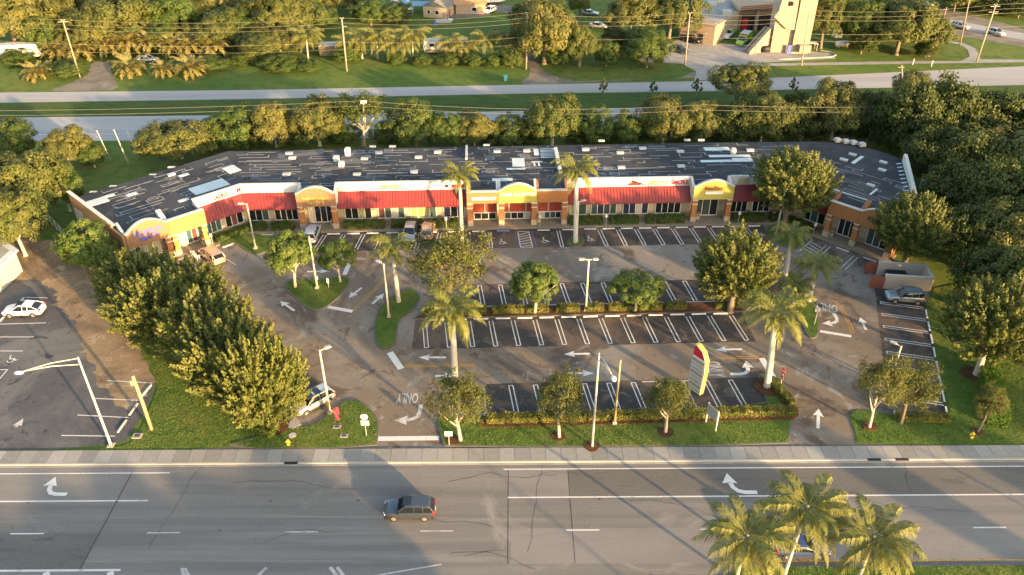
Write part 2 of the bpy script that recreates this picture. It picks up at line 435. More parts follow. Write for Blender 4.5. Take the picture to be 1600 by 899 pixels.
def leaf_mesh(name, cen, nor, size, shade, mat, aspect=1.0):
    n = len(cen)
    nor = nor / np.maximum(np.linalg.norm(nor, axis=1, keepdims=True), 1e-6)
    t = NR.normal(size=(n, 3)); t -= nor * (t * nor).sum(1, keepdims=True); t /= np.linalg.norm(t, axis=1, keepdims=True)
    b = np.cross(nor, t)
    s = size[:, None]
    co = np.empty((n, 4, 3), np.float32)
    co[:, 0] = cen - t * s * aspect; co[:, 1] = cen - b * s * .55 + nor * s * .12
    co[:, 2] = cen + t * s * aspect; co[:, 3] = cen + b * s * .55 + nor * s * .12
    me = bpy.data.meshes.new(name)
    me.vertices.add(n * 4); me.vertices.foreach_set('co', co.reshape(-1))
    me.loops.add(n * 4); me.loops.foreach_set('vertex_index', np.arange(n * 4, dtype=np.int32))
    me.polygons.add(n); me.polygons.foreach_set('loop_start', np.arange(0, n * 4, 4, dtype=np.int32))
    me.update(calc_edges=True)
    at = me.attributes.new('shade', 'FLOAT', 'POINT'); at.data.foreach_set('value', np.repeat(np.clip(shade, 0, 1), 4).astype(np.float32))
    me.materials.append(MATS[mat])
    return me

def unit(n):
    d = NR.normal(size=(n, 3)); return d / np.linalg.norm(d, axis=1, keepdims=True)

def crown_mesh(name, mat, style, w=8.0, h=6.0, clumps=150, per=42, lsize=0.24, lo=-0.55, lump=0.18):
    """crown of leaf clumps, centred on its own middle, w wide and h high"""
    d = unit(clumps * 3); d = d[d[:, 2] > lo][:clumps]; k = len(d)
    ph = NR.uniform(0, 6.28, 6)
    lum = 1 + lump * (np.sin(3 * d[:, 0] + ph[0]) * np.sin(3 * d[:, 1] + ph[1]) + .8 * np.sin(5 * d[:, 2] + ph[2]) * np.cos(4 * d[:, 0] + ph[3]))
    rad = NR.uniform(0.62, 1.0, k) ** 0.8 * lum
    rad[: k // 4] *= NR.uniform(0.35, 0.8, k // 4)
    cc = d * rad[:, None] * np.array([w / 2, w / 2, h / 2]) * 0.9
    cs = NR.uniform(0, 1, k)
    cen, nor, siz, sh = [], [], [], []
    for i in range(k):
        m = int(per * NR.uniform(.7, 1.3))
        if style == 'plume':
            ax = d[i] * 0.8 + np.array([0, 0, .55]); ax /= np.linalg.norm(ax)
            L_ = NR.uniform(.75, 1.3) * w * .085; u = NR.uniform(-.6, 1, m)
            q = unit(m); q -= ax * (q @ ax)[:, None]
            p = cc[i] + ax * (u * L_)[:, None] + q * ((1.05 - u)[:, None] * L_ * .42)
            nn = q * .9 + ax * .35 + unit(m) * .35
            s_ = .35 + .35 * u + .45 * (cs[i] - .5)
        elif style == 'airy':
            q = unit(m); L_ = w * NR.uniform(.07, .13)
            p = cc[i] + q * (NR.uniform(.1, 1, m)[:, None]) * L_ * np.array([1.2, 1.2, .7])
            nn = q * .5 + d[i] * .5 + unit(m) * .7
            s_ = .5 + .7 * (cs[i] - .5) + NR.uniform(-.2, .2, m)
        else:
            q = unit(m); q = np.where(((q @ d[i]) < -.25)[:, None], -q, q); L_ = w * NR.uniform(.075, .125)
            p = cc[i] + q * (NR.uniform(.6, 1, m)[:, None]) * L_ * np.array([1, 1, .8])
            nn = q + d[i] * .4 + np.array([0, 0, .3]) + unit(m) * .4
            s_ = .5 + .8 * (cs[i] - .5) + NR.uniform(-.2, .2, m)
        cen.append(p); nor.append(nn); siz.append(NR.uniform(.7, 1.3, m) * lsize); sh.append(s_)
    return leaf_mesh(name, np.concatenate(cen), np.concatenate(nor), np.concatenate(siz), np.concatenate(sh), mat, 0.8)

def hedge_mesh(name, L_, W_, H_, mat, dens=170, lsize=0.10):
    """clipped hedge, base at z = 0, centred in x and y"""
    n = int((2 * L_ * H_ + 2 * W_ * H_ + L_ * W_) * dens)
    p = NR.uniform(-.5, .5, (n, 3)); f = NR.choice(5, n, p=np.array([L_ * H_, L_ * H_, W_ * H_, W_ * H_, L_ * W_ * 1.3]) / (2 * L_ * H_ + 2 * W_ * H_ + 1.3 * L_ * W_))
    nn = np.zeros((n, 3)); dep = NR.uniform(0, .12, n)
    for k, (ax, sg) in enumerate(((1, -1), (1, 1), (0, -1), (0, 1), (2, 1))):
        msk = f == k; p[msk, ax] = sg * .5; nn[msk, ax] = sg
    P = p * np.array([L_, W_, H_]) + np.array([0, 0, H_ / 2])
    wob = .06 * np.sin(P[:, 0] * 2.1 + 1) + .05 * np.sin(P[:, 0] * 5.3) + .04 * np.sin(P[:, 1] * 4)
    P[:, 2] += wob * (P[:, 2] / H_); P -= nn * dep[:, None]; P += NR.normal(size=(n, 3)) * .035
    P[:, 2] = np.maximum(P[:, 2], .02)
    sh = .5 + .3 * np.sin(P[:, 0] * 1.7) * np.sin(P[:, 0] * .6 + 2) + NR.uniform(-.3, .3, n)
    return leaf_mesh(name, P, nn + unit(n) * .6, NR.uniform(.7, 1.4, n) * lsize, sh, mat, .8)

def trunk_mesh(name, mat, limbs=5, spread=0.33, r=0.035, fork=0.42, n=7):
    """trunk with limbs, 1 high and about spread wide; scaled to each tree"""
    mb = MB(); q = random.Random(name)
    bend = (q.uniform(-.04, .04), q.uniform(-.04, .04))
    mb.tube([(0, 0, 0), (0, 0, .03), (bend[0] * .5, bend[1] * .5, fork * .55), (*bend, fork), (bend[0] * 2, bend[1] * 2, .85)],
            [r * 1.7, r * 1.15, r, r * .85, r * .2], n)
    for i in range(limbs):
        a = 2 * math.pi * (i + q.uniform(-.3, .3)) / limbs; z0 = fork * q.uniform(.75, 1.1); s = spread * q.uniform(.8, 1.15)
        mb.tube([(bend[0], bend[1], z0), (bend[0] + math.cos(a) * s * .45, bend[1] + math.sin(a) * s * .45, z0 + .16),
                 (bend[0] + math.cos(a) * s, bend[1] + math.sin(a) * s, z0 + q.uniform(.28, .42))], [r * .62, r * .42, r * .12], 6)
    return mb.data(name, mat, True)

def frond_mesh(name, mat, L_=3.2, rise=0.5, droop=1.6, leaflet=0.55, pairs=24, wid=0.07, flat=0.5, hang=0.35, seed=1):
    """feather leaf growing along +x from the origin"""
    q = random.Random(seed); V = []; Fc = []; S = []
    pts = []
    for i in range(13):
        t = i / 12; pts.append(Vector((L_ * (t - .12 * t * t * droop), 0.12 * L_ * math.sin(t * 2) * q.uniform(-.2, .2), rise * L_ * t * .8 - droop * L_ * .42 * t * t)))
    def at(t):
        f = t * 12; i = min(11, int(f)); return pts[i].lerp(pts[i + 1], f - i), (pts[i + 1] - pts[i]).normalized()
    for i in range(12):                                     # rachis
        w0 = .045 * (1 - i / 13); w1 = .045 * (1 - (i + 1) / 13); n = len(V)
        V += [pts[i] + Vector((0, -w0, 0)), pts[i] + Vector((0, w0, 0)), pts[i + 1] + Vector((0, w1, 0)), pts[i + 1] + Vector((0, -w1, 0))]; S += [.8] * 4; Fc.append((n, n + 1, n + 2, n + 3))
    for k in range(pairs):
        t = .10 + .9 * (k + .5) / pairs; p, d = at(t)
        ll = leaflet * (math.sin(math.pi * min(1, (t * .86 + .16))) * .9 + .12)
        for sg in (-1, 1):
            side = Vector((-d.y * sg, d.x * sg, 0)) if False else Vector((0, sg, 0))
            upv = d.cross(side).normalized(); upv = upv if upv.z > 0 else -upv
            dv = (side * 1.0 + d * (.55 + .5 * t) + upv * q.uniform(-.15, flat)).normalized()
            tip = p + dv * ll + Vector((0, 0, -hang * ll * q.uniform(.6, 1.3))); mid = p + dv * ll * .55
            wv = d * wid * q.uniform(.8, 1.2); n = len(V); sh = q.uniform(.2, .95)
            V += [p - wv * .4, mid - wv * .5, tip, mid + wv * .5, p + wv * .4]; S += [sh] * 5
            Fc.append((n, n + 1, n + 3, n + 4)); Fc.append((n + 1, n + 2, n + 3))
    me = bpy.data.meshes.new(name); me.from_pydata([tuple(v) for v in V], [], Fc); me.update()
    a = me.attributes.new('shade', 'FLOAT', 'POINT'); a.data.foreach_set('value', S)
    me.materials.append(MATS[mat]); return me

def join_meshes(name, items, mat):
    """items: [(mesh, matrix)] -> one mesh keeping 'shade'"""
    V = []; Fc = []; S = []
    for me, M in items:
        n = len(V); V += [tuple(M @ v.co) for v in me.vertices]; Fc += [tuple(n + i for i in p.vertices) for p in me.polygons]
        a = me.attributes.get('shade'); S += [x.value for x in a.data]
    me = bpy.data.meshes.new(name); me.from_pydata(V, [], Fc); me.update()
    a = me.attributes.new('shade', 'FLOAT', 'POINT'); a.data.foreach_set('value', S); me.materials.append(MATS[mat]); return me

# ------------------------------------------------------------------ ground and roads
def frame(p, ang):
    ca, sa = math.cos(ang), math.sin(ang)
    return lambda a, b: (p[0] + a * ca - b * sa, p[1] + a * sa + b * ca)

AC, AL, AR = R(2.2), R(42.5), R(-43.5)
SEG = {'C': ((0.0, 101.9), AC), 'L': ((-45.7, 93.15), AL), 'R': ((47.2, 96.0), AR)}
FR = {k: frame(*v) for k, v in SEG.items()}
def M(a, b): return FR['C'](a, b)
def hit(s1, b1, s2, b2):
    p, q = Vector(FR[s1](0, b1)), Vector(FR[s2](0, b2)); a1, a2 = SEG[s1][1], SEG[s2][1]
    d1, d2 = Vector((math.cos(a1), math.sin(a1))), Vector((math.cos(a2), math.sin(a2)))
    t = ((q.x - p.x) * d2.y - (q.y - p.y) * d2.x) / (d1.x * d2.y - d1.y * d2.x)
    return tuple(p + d1 * t)
def along(s, pt):
    d = Vector(pt) - Vector(SEG[s][0]); a = SEG[s][1]; return d.x * math.cos(a) + d.y * math.sin(a)

struct(MB().poly([(-2500, -1500, 0), (2500, -1500, 0), (2500, 3500, 0), (-2500, 3500, 0)]).build('ground', 'grass'))
RY = lambda x: 0.008 * x          # the front road runs half a degree off square
def rl(x, y): return (x, y + RY(x))

front_road = sheet('front_road', [rl(-400, 20), rl(400, 20), rl(400, 54.75), rl(-400, 54.75)], 0.012, 'road')
def rsheet(name, x0, x1, y0, y1, mat, z=0.016): return sheet(name, [rl(x0, y0), rl(x1, y0), rl(x1, y1), rl(x0, y1)], z, mat, front_road)
rsheet('pavement_patch', -75, -32.6, 50.3, 53.9, 'road_pale')
rsheet('pavement_patch', -75, -36.0, 43.0, 46.7, 'road_dark')
rsheet('pavement_patch', -0.4, 5.3, 50.5, 53.9, 'road_pale')
rsheet('pavement_patch', 5.3, 90, 50.5, 53.9, 'road_dark')
rsheet('pavement_patch', -0.1, 90, 43.2, 46.9, 'road_pale')
MK = 0.022
for x0, x1, y, w in ((-75, -32.4, 53.75, .13), (-.8, 90, 53.95, .13), (-75, -33.2, 50.35, .15), (-0.4, 90, 50.45, .15), (-75, -32.6, 42.85, .2)):
    rsheet('lane_line', x0, x1, y - w / 2, y + w / 2, 'paint', MK)
for x in (-42.3, -30.4, -18.4, -6.6, 6.2, 18.0, 30.2, 42.0, -54, 54):
    rsheet('lane_dash', x - 1.45, x + 1.45, 46.62, 46.75, 'paint' if x in (-42.3, 6.2, 30.2, 42.0) else 'worn_paint', MK)
rsheet('median_line', 17.5, 90, 43.2, 43.33, 'yellow_paint', MK)
for x in (-38.7, -33.4): front_road_hatch = MB().poly(line(rl(x, 42.7), rl(x + 1.6, 40.0), .5, MK)).build('gore_stripe', 'paint', front_road)
for x, d in ((-27.6, 1.3), (-27.3, 1.3), (-20.5, -1.2), (-15.2, 1.5), (-14.6, 1.4)):
    MB().poly(line(rl(x, 43.0), rl(x + d, 41.2), .28, MK)).build('gore_stripe', 'worn_paint', front_road)
MB().poly(line(rl(-12.0, 42.0), rl(-5.9, 43.2), .14, MK)).build('gore_stripe', 'worn_paint', front_road)
for x, y in ((-25.6, 46.9), (-14, 50.2), (-8, 50.3), (-22, 50.2), (8, 50.2), (-44, 50.2), (-36, 50.3)):
    rsheet('road_marker', x - .12, x + .12, y - .07, y + .07, 'sign_dark', MK)
for x in (-.35, 5.3): rsheet('pavement_joint', x - .03, x + .03, 43.2, 53.9, 'sign_dark', 0.019)
rsheet('pavement_joint', -36.05, -35.95, 43.0, 53.6, 'sign_dark', 0.019)
# kerb and gutter, pavement slabs, kerb inlets
DRV = [(-12.2, -5.0), (26.2, 33.6)]
side = struct(MB().prism([rl(-200, 54.98), rl(200, 54.98), rl(200, 56.70), rl(-200, 56.70)], 0, 0.10).build('sidewalk', 'concrete'))
gut = struct(MB().prism([rl(-200, 54.55), rl(200, 54.55), rl(200, 54.80), rl(-200, 54.80)], 0, 0.03).build('gutter', 'concrete'))
kerb = struct(MB().prism([rl(-200, 54.79), rl(200, 54.79), rl(200, 54.975), rl(-200, 54.975)], 0, 0.135).build('kerb', 'kerb'))
slab = MB().box((0, 0, 0), (1.46, 1.66, 0.05)).data('slab', 'slab')
for i in range(74):
    x = -54.5 + i * 1.5
    place('paving_slab', slab, side, (x, 55.84 + RY(x), 0.108 + rng.uniform(-.004, .006)), (0, 0, R(.46)))
for x in (-21.2, 34.9, 37.6):
    MB().box((x, 54.87 + RY(x), .07), (1.3, .22, .148)).build('drain_inlet', 'black', kerb)

lot = sheet('parking_lot', [(-51.41, 91.81), M(-46, -1.0), M(-36, -.9), M(40, -.9), (51.95, 93.15), (53.27, 85.20), (44.64, 60.94), rl(44, 56.6), rl(-32, 56.6), (-23.82, 59.06)], 0.02, 'lot_asphalt')
def lsheet(name, pts, mat, z=0.024): return sheet(name, pts, z, mat, lot)
# newer black sealer under the stalls
lsheet('sealed_strip', [M(-12.6, -28.9), M(27.3, -28.9), M(27.3, -23.0), M(-12.6, -23.0)], 'sealed_asphalt')
lsheet('sealed_strip', [M(-6.0, -20.6), M(34.4, -20.6), M(34.4, -15.4), M(-6.0, -15.4)], 'sealed_asphalt')
lsheet('sealed_strip', [M(-4.2, -40.4), M(27.0, -40.4), M(27.0, -35.3), M(-4.2, -35.3)], 'sealed_asphalt')
lsheet('sealed_strip', [M(-33.0, -6.3), M(36.5, -6.3), M(36.5, -1.0), M(-33.0, -1.0)], 'sealed_asphalt')
E0, ED, ES = (46.0, 82.1), Vector((4.85, -1.25)), Vector((-0.80, -2.52))
def EP(k, t): p = Vector(E0) + ES * k + ED * t; return (p.x, p.y)
lsheet('sealed_strip', [EP(-2.2, -.1), EP(-2.2, 1.05), EP(7.6, 1.05), EP(7.6, -.1)], 'sealed_asphalt')
left_lot = sheet('side_parking_lot', [rl(-160, 56.72), (-45.32, 56.55), (-40.98, 57.08), (-38.33, 57.70), (-38.11, 62.40), (-38.41, 65.87), (-39.75, 68.14), (-43.04, 72.74), (-45.35, 76.86), (-48.92, 82.57), (-56.56, 87.02), (-62.33, 88.58), (-160, 88)], 0.02, 'side_lot_asphalt')
sand = sheet('sand_track', ragged([(-38.65, 66.51), (-39.97, 62.40), (-44.41, 66.51), (-53.41, 78.44), (-60.72, 87.02), (-74.12, 88.58), (-83.59, 98.44), (-73.49, 99.92), (-68.15, 98.44), (-61.61, 96.09), (-56.30, 90.17), (-52.24, 87.02), (-46.06, 78.44), (-42.53, 72.74)]), 0.026, 'sand')
# driveway aprons over the pavement
for x0, x1 in DRV:
    sheet('driveway', [rl(x0 - .2, 55.9), rl(x1 + .2, 55.9), rl(x1, 60), rl(x0, 60)], 0.028, 'lot_asphalt')

# painted marks of the lot
LK = 0.030
def hairpin(p0, p1, gap=.45, w=.11, cap=True):
    """two stall lines joined by a short cap at p1"""
    a, b = Vector(p0), Vector(p1); d = (b - a).normalized(); n = Vector((-d.y, d.x)) * gap / 2
    mb = MB()
    mb.poly(line(a + n, b + n, w, LK)).poly(line(a - n, b - n, w, LK))
    if cap: mb.poly(line(b + n + n.normalized() * w / 2, b - n - n.normalized() * w / 2, w, LK + .002))
    return mb.build('stall_line', 'paint', lot)
def single(p0, p1, w=.11, mat='paint', name='stall_line'):
    return MB().poly(line(p0, p1, w, LK)).build(name, mat, lot)

STOP = MB().wall((-.9, -.08), (.9, -.08), [(0, 0), (1.8, 0), (1.76, .13), (.04, .13)], .16).data('wheel_stop', 'stop_white')
STOPB = STOP.copy(); STOPB.materials.clear(); STOPB.materials.append(MATS['stop_blue'])
def stops(seg_pts, row, group, blue=()):
    for i, (p, a) in enumerate(seg_pts):
        bl = i in blue
        o = place('wheel_stop', STOPB if bl else STOP, None, (p[0], p[1], LK), (0, 0, a + rng.uniform(-.012, .012)))
        tag(o, ('blue painted' if bl else 'white') + f' wheel stop, {ORD[i]} from left {row}', 'wheel stop', group)

ca = [k for k in range(16)]
xc = [-11.3 + 2.66 * k for k in range(15)]
for x in xc: hairpin(M(x - .15, -23.6), M(x + .35, -28.6))
stops([(M(x + 1.33, -23.2), AC) for x in xc[:-1]], 'in the lower row along the lot hedge', 'wheel stops along the lower side of the lot hedge')
xb = [-4.7 + 2.66 * k for k in range(14)]
for x in xb: hairpin(M(x + .35, -20.3), M(x - .1, -15.7))
single(M(-5.2, -20.45), M(33.2, -20.45), name='edge_line')
xa = [12.6 + 2.66 * k for k in range(9)]
for x in xa: hairpin(M(x - .05, -1.6), M(x + .4, -6.2))
stops([(M(x - 1.33, -1.45), AC) for x in xa] + [(M(xa[-1] + 1.33, -1.45), AC)], 'in the row right of the palm island', 'wheel stops against the shops, right')
xl = [-26.9, -24.2, -21.4, -18.6, -15.9, -13.2, -10.5]
for x in xl: hairpin(M(x + .1, -1.6), M(x - .1 + .02 * x, -6.2))
stops([(M(x, -1.45), AC) for x in (-35.0, -31.2, -25.6, -22.8, -20.0, -17.2, -14.5, -11.8, -8.4)], 'in the row under the long red awning', 'wheel stops against the shops, left')
stops([(M(x, -1.5), AC) for x in (-4.9, -1.3, 4.5, 8.1)], 'in front of the tan portico apron', 'wheel stops at the accessible stalls', blue=(1,))
for x in (-3.3, 6.6): hairpin(M(x, -1.7), M(x + .15, -6.2), .4)
single(M(.35, -1.7), M(.55, -6.2), .11, 'blue_paint'); single(M(2.75, -1.7), M(3.2, -6.2), .11, 'blue_paint')
single(M(.75, -1.7), M(.95, -6.2)); single(M(2.35, -1.7), M(2.65, -6.2)); single(M(.9, -6.2), M(2.7, -6.2)); single(M(.7, -1.75), M(2.4, -1.75))
for k in range(6): single(M(.85 + .02 * k, -2.7 - .66 * k), M(2.4 + .05 * k, -1.95 - .72 * k), .13)
def wheelchair(p, ang=0.0, mat='paint', par=None):
    f = frame(p, ang); mb = MB(); z = LK + .001
    ring = [(math.cos(t) * .33, math.sin(t) * .33 - .25) for t in [R(-200 + 25 * i) for i in range(11)]]
    for i in range(len(ring) - 1): mb.poly(line(f(*ring[i]), f(*ring[i + 1]), .1, z))
    mb.poly(line(f(-.1, .62), f(-.1, .0), .13, z + .001)).poly(line(f(-.1, .05), f(.35, .05), .11, z + .002)).poly(line(f(.35, .1), f(.52, -.4), .11, z + .003)).poly(line(f(.5, -.4), f(.75, -.32), .1, z + .004))
    mb.poly([(*f(-.1 + .12 * math.cos(t), .78 + .12 * math.sin(t)), z) for t in [R(45 * i) for i in range(8)]])
    return mb.build('accessible_symbol', mat, par or lot)
wheelchair(M(-1.6, -4.6)); wheelchair(M(4.4, -4.4)); wheelchair((67.70, 99.73)); wheelchair((10.96, 98.07)); wheelchair((35.36, 99.55))
# front row
xd = [-1.5 + 2.66 * k for k in range(10)]
for x in xd: hairpin(M(x + .45, -40.2), M(x, -35.7))
single(M(-3.0, -40.35), M(26.3, -40.35), name='edge_line')
single(M(12.8, -35.6), M(18.3, -35.6)); single(M(-4.2, -40.3), M(-4.4, -36.2))
# east row
for k in range(9): hairpin(EP(k, 1), EP(k, 0), .42)
stops([(EP(k + .5, 1.03), math.atan2(2.52, .8)) for k in range(8)], 'beside the right hedge lawn, counted from the bin store', 'wheel stops of the side row')
# right wing row
FRr, FLl = FR['R'], FR['L']
for a in (-4.7, -2.6, -2.0, 1.4, 2.0): single(FRr(a, -2.1), FRr(a + .1, -6.4))
for k in range(5): single(FRr(-4.6, -2.6 - .8 * k), FRr(-2.7, -3.2 - .8 * k), .13)
stops([(FRr(a, -1.7), AR) for a in (-6.2, -.4, 3.4)], 'before the orange corner shop', 'wheel stops of the right wing', blue=(0,))
# left wing row
for a in (.8, 4.4): single(FLl(a, -2.6), FLl(a + .6, -7.4))
stops([(FLl(a, -1.9), AL) for a in (-1.4, 2.6, 6.6)], 'before the lime yellow shop front', 'wheel stops of the left wing')

def arrow(p0, p1, w=.16, hw=.55, hl=1.1, mat='paint', par=None, z=None):
    a, b = Vector(p0), Vector(p1); d = (b - a).normalized(); n = Vector((-d.y, d.x)); h = b - d * hl; z = z or LK
    pts = [a - n * w, h - n * w, h - n * hw - d * .15, b, h + n * hw - d * .15, h + n * w, a + n * w]
    return MB().poly([(p.x, p.y, z) for p in pts]).build('lane_arrow', mat, par or lot)
for a, b in ((((-26.75, 80.33)), ((-28.99, 82.43))), (((-19.31, 85.50)), ((-20.55, 83.15))), (((-17.38, 81.86)), ((-16.25, 84.17))), (((-7.46, 71.09)), ((-10.58, 71.09))), (((8.90, 71.79)), ((5.90, 71.67))),
             (((6.14, 68.36)), ((9.03, 68.25))), (((26.39, 72.62)), ((23.35, 72.50))), (((-8.43, 67.81)), ((-6.19, 67.92))), (((42.03, 76.35)), ((42.31, 78.97))), (((30.92, 59.53)), ((31.94, 62.50))), (((-27.12, 89.37)), ((-24.19, 89.53)))):
    arrow(a, b)
def turn_arrow(p, ang, flip=1, s=1.0, mat='paint', par=None, z=None):
    """arrow that starts along +y and turns towards +x (or -x)"""
    f = frame(p, ang); z = z or LK
    ctr = [(-.9, -1.3), (-.9, -.3), (-.75, .25), (-.35, .6), (.15, .72)]
    L_, R_ = [], []
    for i, c0 in enumerate(ctr):
        a, b = Vector(ctr[max(i - 1, 0)]), Vector(ctr[min(i + 1, 4)]); d = (b - a).normalized(); n = Vector((-d.y, d.x)) * .2
        L_.append(Vector(c0) + n); R_.append(Vector(c0) - n)
    mb = MB()
    for i in range(4): mb.poly([(*f(q.x * flip * s, q.y * s), z) for q in (R_[i], R_[i + 1], L_[i + 1], L_[i])])
    mb.poly([(*f(x * flip * s, y * s), z + .001) for x, y in ((.1, .12), (1.25, .78), (.1, 1.4), (.2, .75))])
    return mb.build('turn_arrow', mat, par or lot)
turn_arrow((-10.58, 61.62), R(180), 1, 1.15, 'worn_paint'); turn_arrow((38.47, 78.44), R(180), 1, 1.0); turn_arrow((25.47, 69.14), R(-90), -1, 1.1)
turn_arrow((21.18, 52.07), R(90), 1, 1.1, 'paint', front_road, MK); turn_arrow((-42.22, 51.75), R(90), 1, 1.0, 'paint', front_road, MK)
def word(p, ang, size, sx, mat='paint'):
    me = text_mesh('ONLY', size, mat, 0.0, sx); place('lettering', me, lot, (p[0], p[1], LK + .001), (0, 0, ang))
word((-11.06, 64.21), R(180), 2.3, .37, 'worn_paint'); word((22.39, 69.03), R(-90), 2.5, .40, 'worn_paint'); word((38.91, 81.16), R(163), 2.3, .44, 'worn_paint')
def bar(p0, p1, w=.6): return MB().poly(line(p0, p1, w, LK)).build('stop_bar', 'paint', lot)
bar((-13.38, 58.06), (-7.27, 58.15), .62); bar((-13.96, 72.03), (-12.30, 69.03), .75); bar((-22.82, 81.16), (-19.57, 80.19), .6); bar((28.23, 70.97), (28.61, 67.59), .7)
bar((36.47, 76.09), (39.83, 75.08), .5); bar((-22.07, 88.58), (-21.89, 91.48), .6)
for p0, p1 in (((-11.98, 69.36), (-4.14, 69.59)), ((-19.43, 80.33), (-17.25, 85.50)), ((21.52, 70.74), (28.01, 70.97)), ((-17.25, 85.50), (-15.68, 89.37))):
    single(p0, p1, .1, 'yellow_paint', 'centre_line')
    a, b = Vector(p0), Vector(p1); n = Vector((-(b - a).y, (b - a).x)).normalized() * .3
    single(tuple(a + n), tuple(b + n), .1, 'yellow_paint', 'centre_line')
yl = [(40.26, 82.57), (40.51, 80.06), (40.36, 77.64), (40.01, 75.58)]
for o in (0, .3):
    for i in range(3): single((yl[i][0] + o, yl[i][1]), (yl[i + 1][0] + o, yl[i + 1][1]), .11, 'yellow_paint', 'centre_line')
# left lot marks
def lmark(p0, p1, w=.12): return MB().poly(line(p0, p1, w, LK)).build('stall_line', 'paint', left_lot)
for p0, p1 in (((-61.31, 83.29), (-58.42, 83.15)), ((-61.43, 77.51), (-56.03, 77.78)), ((-60.05, 74.95), (-56.07, 74.95)), ((-58.61, 72.27), (-55.97, 72.27)), ((-44.08, 67.04), (-39.10, 66.61)), ((-44.25, 64.10), (-39.46, 63.80)),
               ((-44.83, 61.52), (-39.40, 61.13)), ((-45.06, 58.52), (-39.65, 58.42)), ((-56.80, 68.91), (-55.95, 68.91)), ((-55.97, 67.37), (-55.95, 68.91))): lmark(p0, p1)
wheelchair((-56.56, 70.74), R(20), 'paint', left_lot)
arrow((-50.23, 59.71), (-50.13, 61.04), .14, .5, 1.0, 'worn_paint', left_lot)
for i, (p0, p1) in enumerate((((-38.98, 66.29), (-39.29, 64.41)), ((-39.29, 63.19), (-39.42, 61.52)), ((-39.44, 60.75), (-39.58, 58.88)), ((-61.41, 81.30), (-61.40, 83.15)), ((-61.71, 78.04), (-61.72, 79.51)))):
    a, b = Vector(p0), Vector(p1)
    o = place('wheel_stop', STOP, None, (*((a + b) / 2), LK), (0, 0, math.atan2((b - a).y, (b - a).x)))
    tag(o, ['white wheel stop by the lawn edge, farthest of three in the left lot', 'white wheel stop by the lawn edge, middle of three in the left lot',
            'white wheel stop by the lawn edge, nearest of three in the left lot', 'white wheel stop just behind the white crossover nose', 'white wheel stop in front of the white crossover wheel'][i], 'wheel stop', 'wheel stops of the left lot')

# ------------------------------------------------------------------ lawns, beds
island('lawn', [rl(-48.5, 56.74), rl(-28.5, 56.74), (-22.23, 58.33), (-23.76, 59.34), (-26.65, 62.40), (-34.02, 70.97), (-41.27, 79.11), (-48.66, 87.02), (-50.24, 87.02), (-45.72, 77.78), (-41.55, 70.97), (-38.30, 66.51), (-37.87, 63.90), (-37.32, 57.70), (-38.94, 56.73)], 'grass', 1, False, .06)
island('lawn', [rl(-29.5, 56.74), rl(-13.3, 56.74), (-13.33, 58.61), (-13.65, 60.94), (-15.48, 63.39), (-17.26, 64.00), (-18.65, 62.40), (-19.69, 60.28), (-21.39, 59.71), (-23.24, 59.34)], 'grass', 1)
island('lawn', [rl(-6.6, 56.74), (-6.98, 57.70), (-7.64, 60.47), (-7.26, 61.42), (26.90, 62.10), (26.64, 67.59), (27.90, 68.36), (29.76, 66.72), (29.18, 62.40), (27.87, 58.61), rl(27.1, 56.74)], 'grass', 1)
island('lawn', [rl(33.9, 56.74), (34.47, 58.61), (34.70, 61.62), (36.31, 62.40), (39.58, 61.42), (44.99, 61.42), (45.57, 62.40), (47.92, 70.97), (52.26, 84.76), (59.89, 87.02), (79.02, 87.02), rl(75, 56.74)], 'grass', 1, False, .08)
bed_y = [M(-12.9, -22.9), M(27.6, -22.9), M(30.2, -20.7), M(-5.0, -20.7), M(-10.5, -20.7)]
island('planting_bed', bed_y, 'mulch', 0)
island('planting_bed', [M(-5.0, -42.2), M(-4.6, -40.6), M(26.6, -40.6), M(26.9, -38.6), M(26.0, -36.8), M(26.9, -36.4), M(27.9, -38.4), M(28.2, -40.6), M(27.9, -41.7), M(27.0, -42.3)], 'mulch', 0, False, .19)
island('grass_island', [(-29.56, 86.10), (-28.26, 87.64), (-25.02, 87.33), (-21.68, 88.26), (-20.88, 87.02), (-21.46, 83.73), (-23.34, 80.19), (-25.43, 80.75), (-27.93, 83.73)], 'grass')
island('grass_island', [(-16.08, 74.58), (-16.64, 78.44), (-16.08, 81.72), (-14.98, 83.73), (-12.73, 85.50), (-11.28, 83.15), (-12.50, 79.51), (-13.75, 78.17), (-13.32, 73.35), (-14.18, 72.03), (-15.30, 72.74)], 'grass')
island('grass_island', [(7.54, 96.81), (8.18, 98.44), (9.40, 98.99), (10.33, 98.07), (10.01, 96.27), (8.73, 95.74)], 'grass')
island('grass_island', [(-8.23, 96.27), (-7.97, 98.07), (-6.91, 98.62), (-5.89, 98.07), (-5.81, 96.27), (-6.94, 95.57)], 'grass')
island('grass_island', [(35.63, 88.89), (37.34, 89.53), (37.99, 84.02), (37.23, 78.44), (35.96, 74.95), (34.64, 74.33), (34.79, 77.78), (34.98, 83.73)], 'grass')
island('grass_island', [(-40.91, 95.57), (-41.04, 99.55), (-36.83, 99.55), (-32.75, 98.62), (-32.63, 96.63), (-34.23, 93.83), (-35.76, 93.66), (-39.01, 96.99)], 'grass', 1)
island('grass_island', [(35.91, 99.55), (37.83, 102.21), (39.94, 101.44), (41.61, 98.44), (40.02, 95.57), (38.21, 94.87)], 'grass', 1)
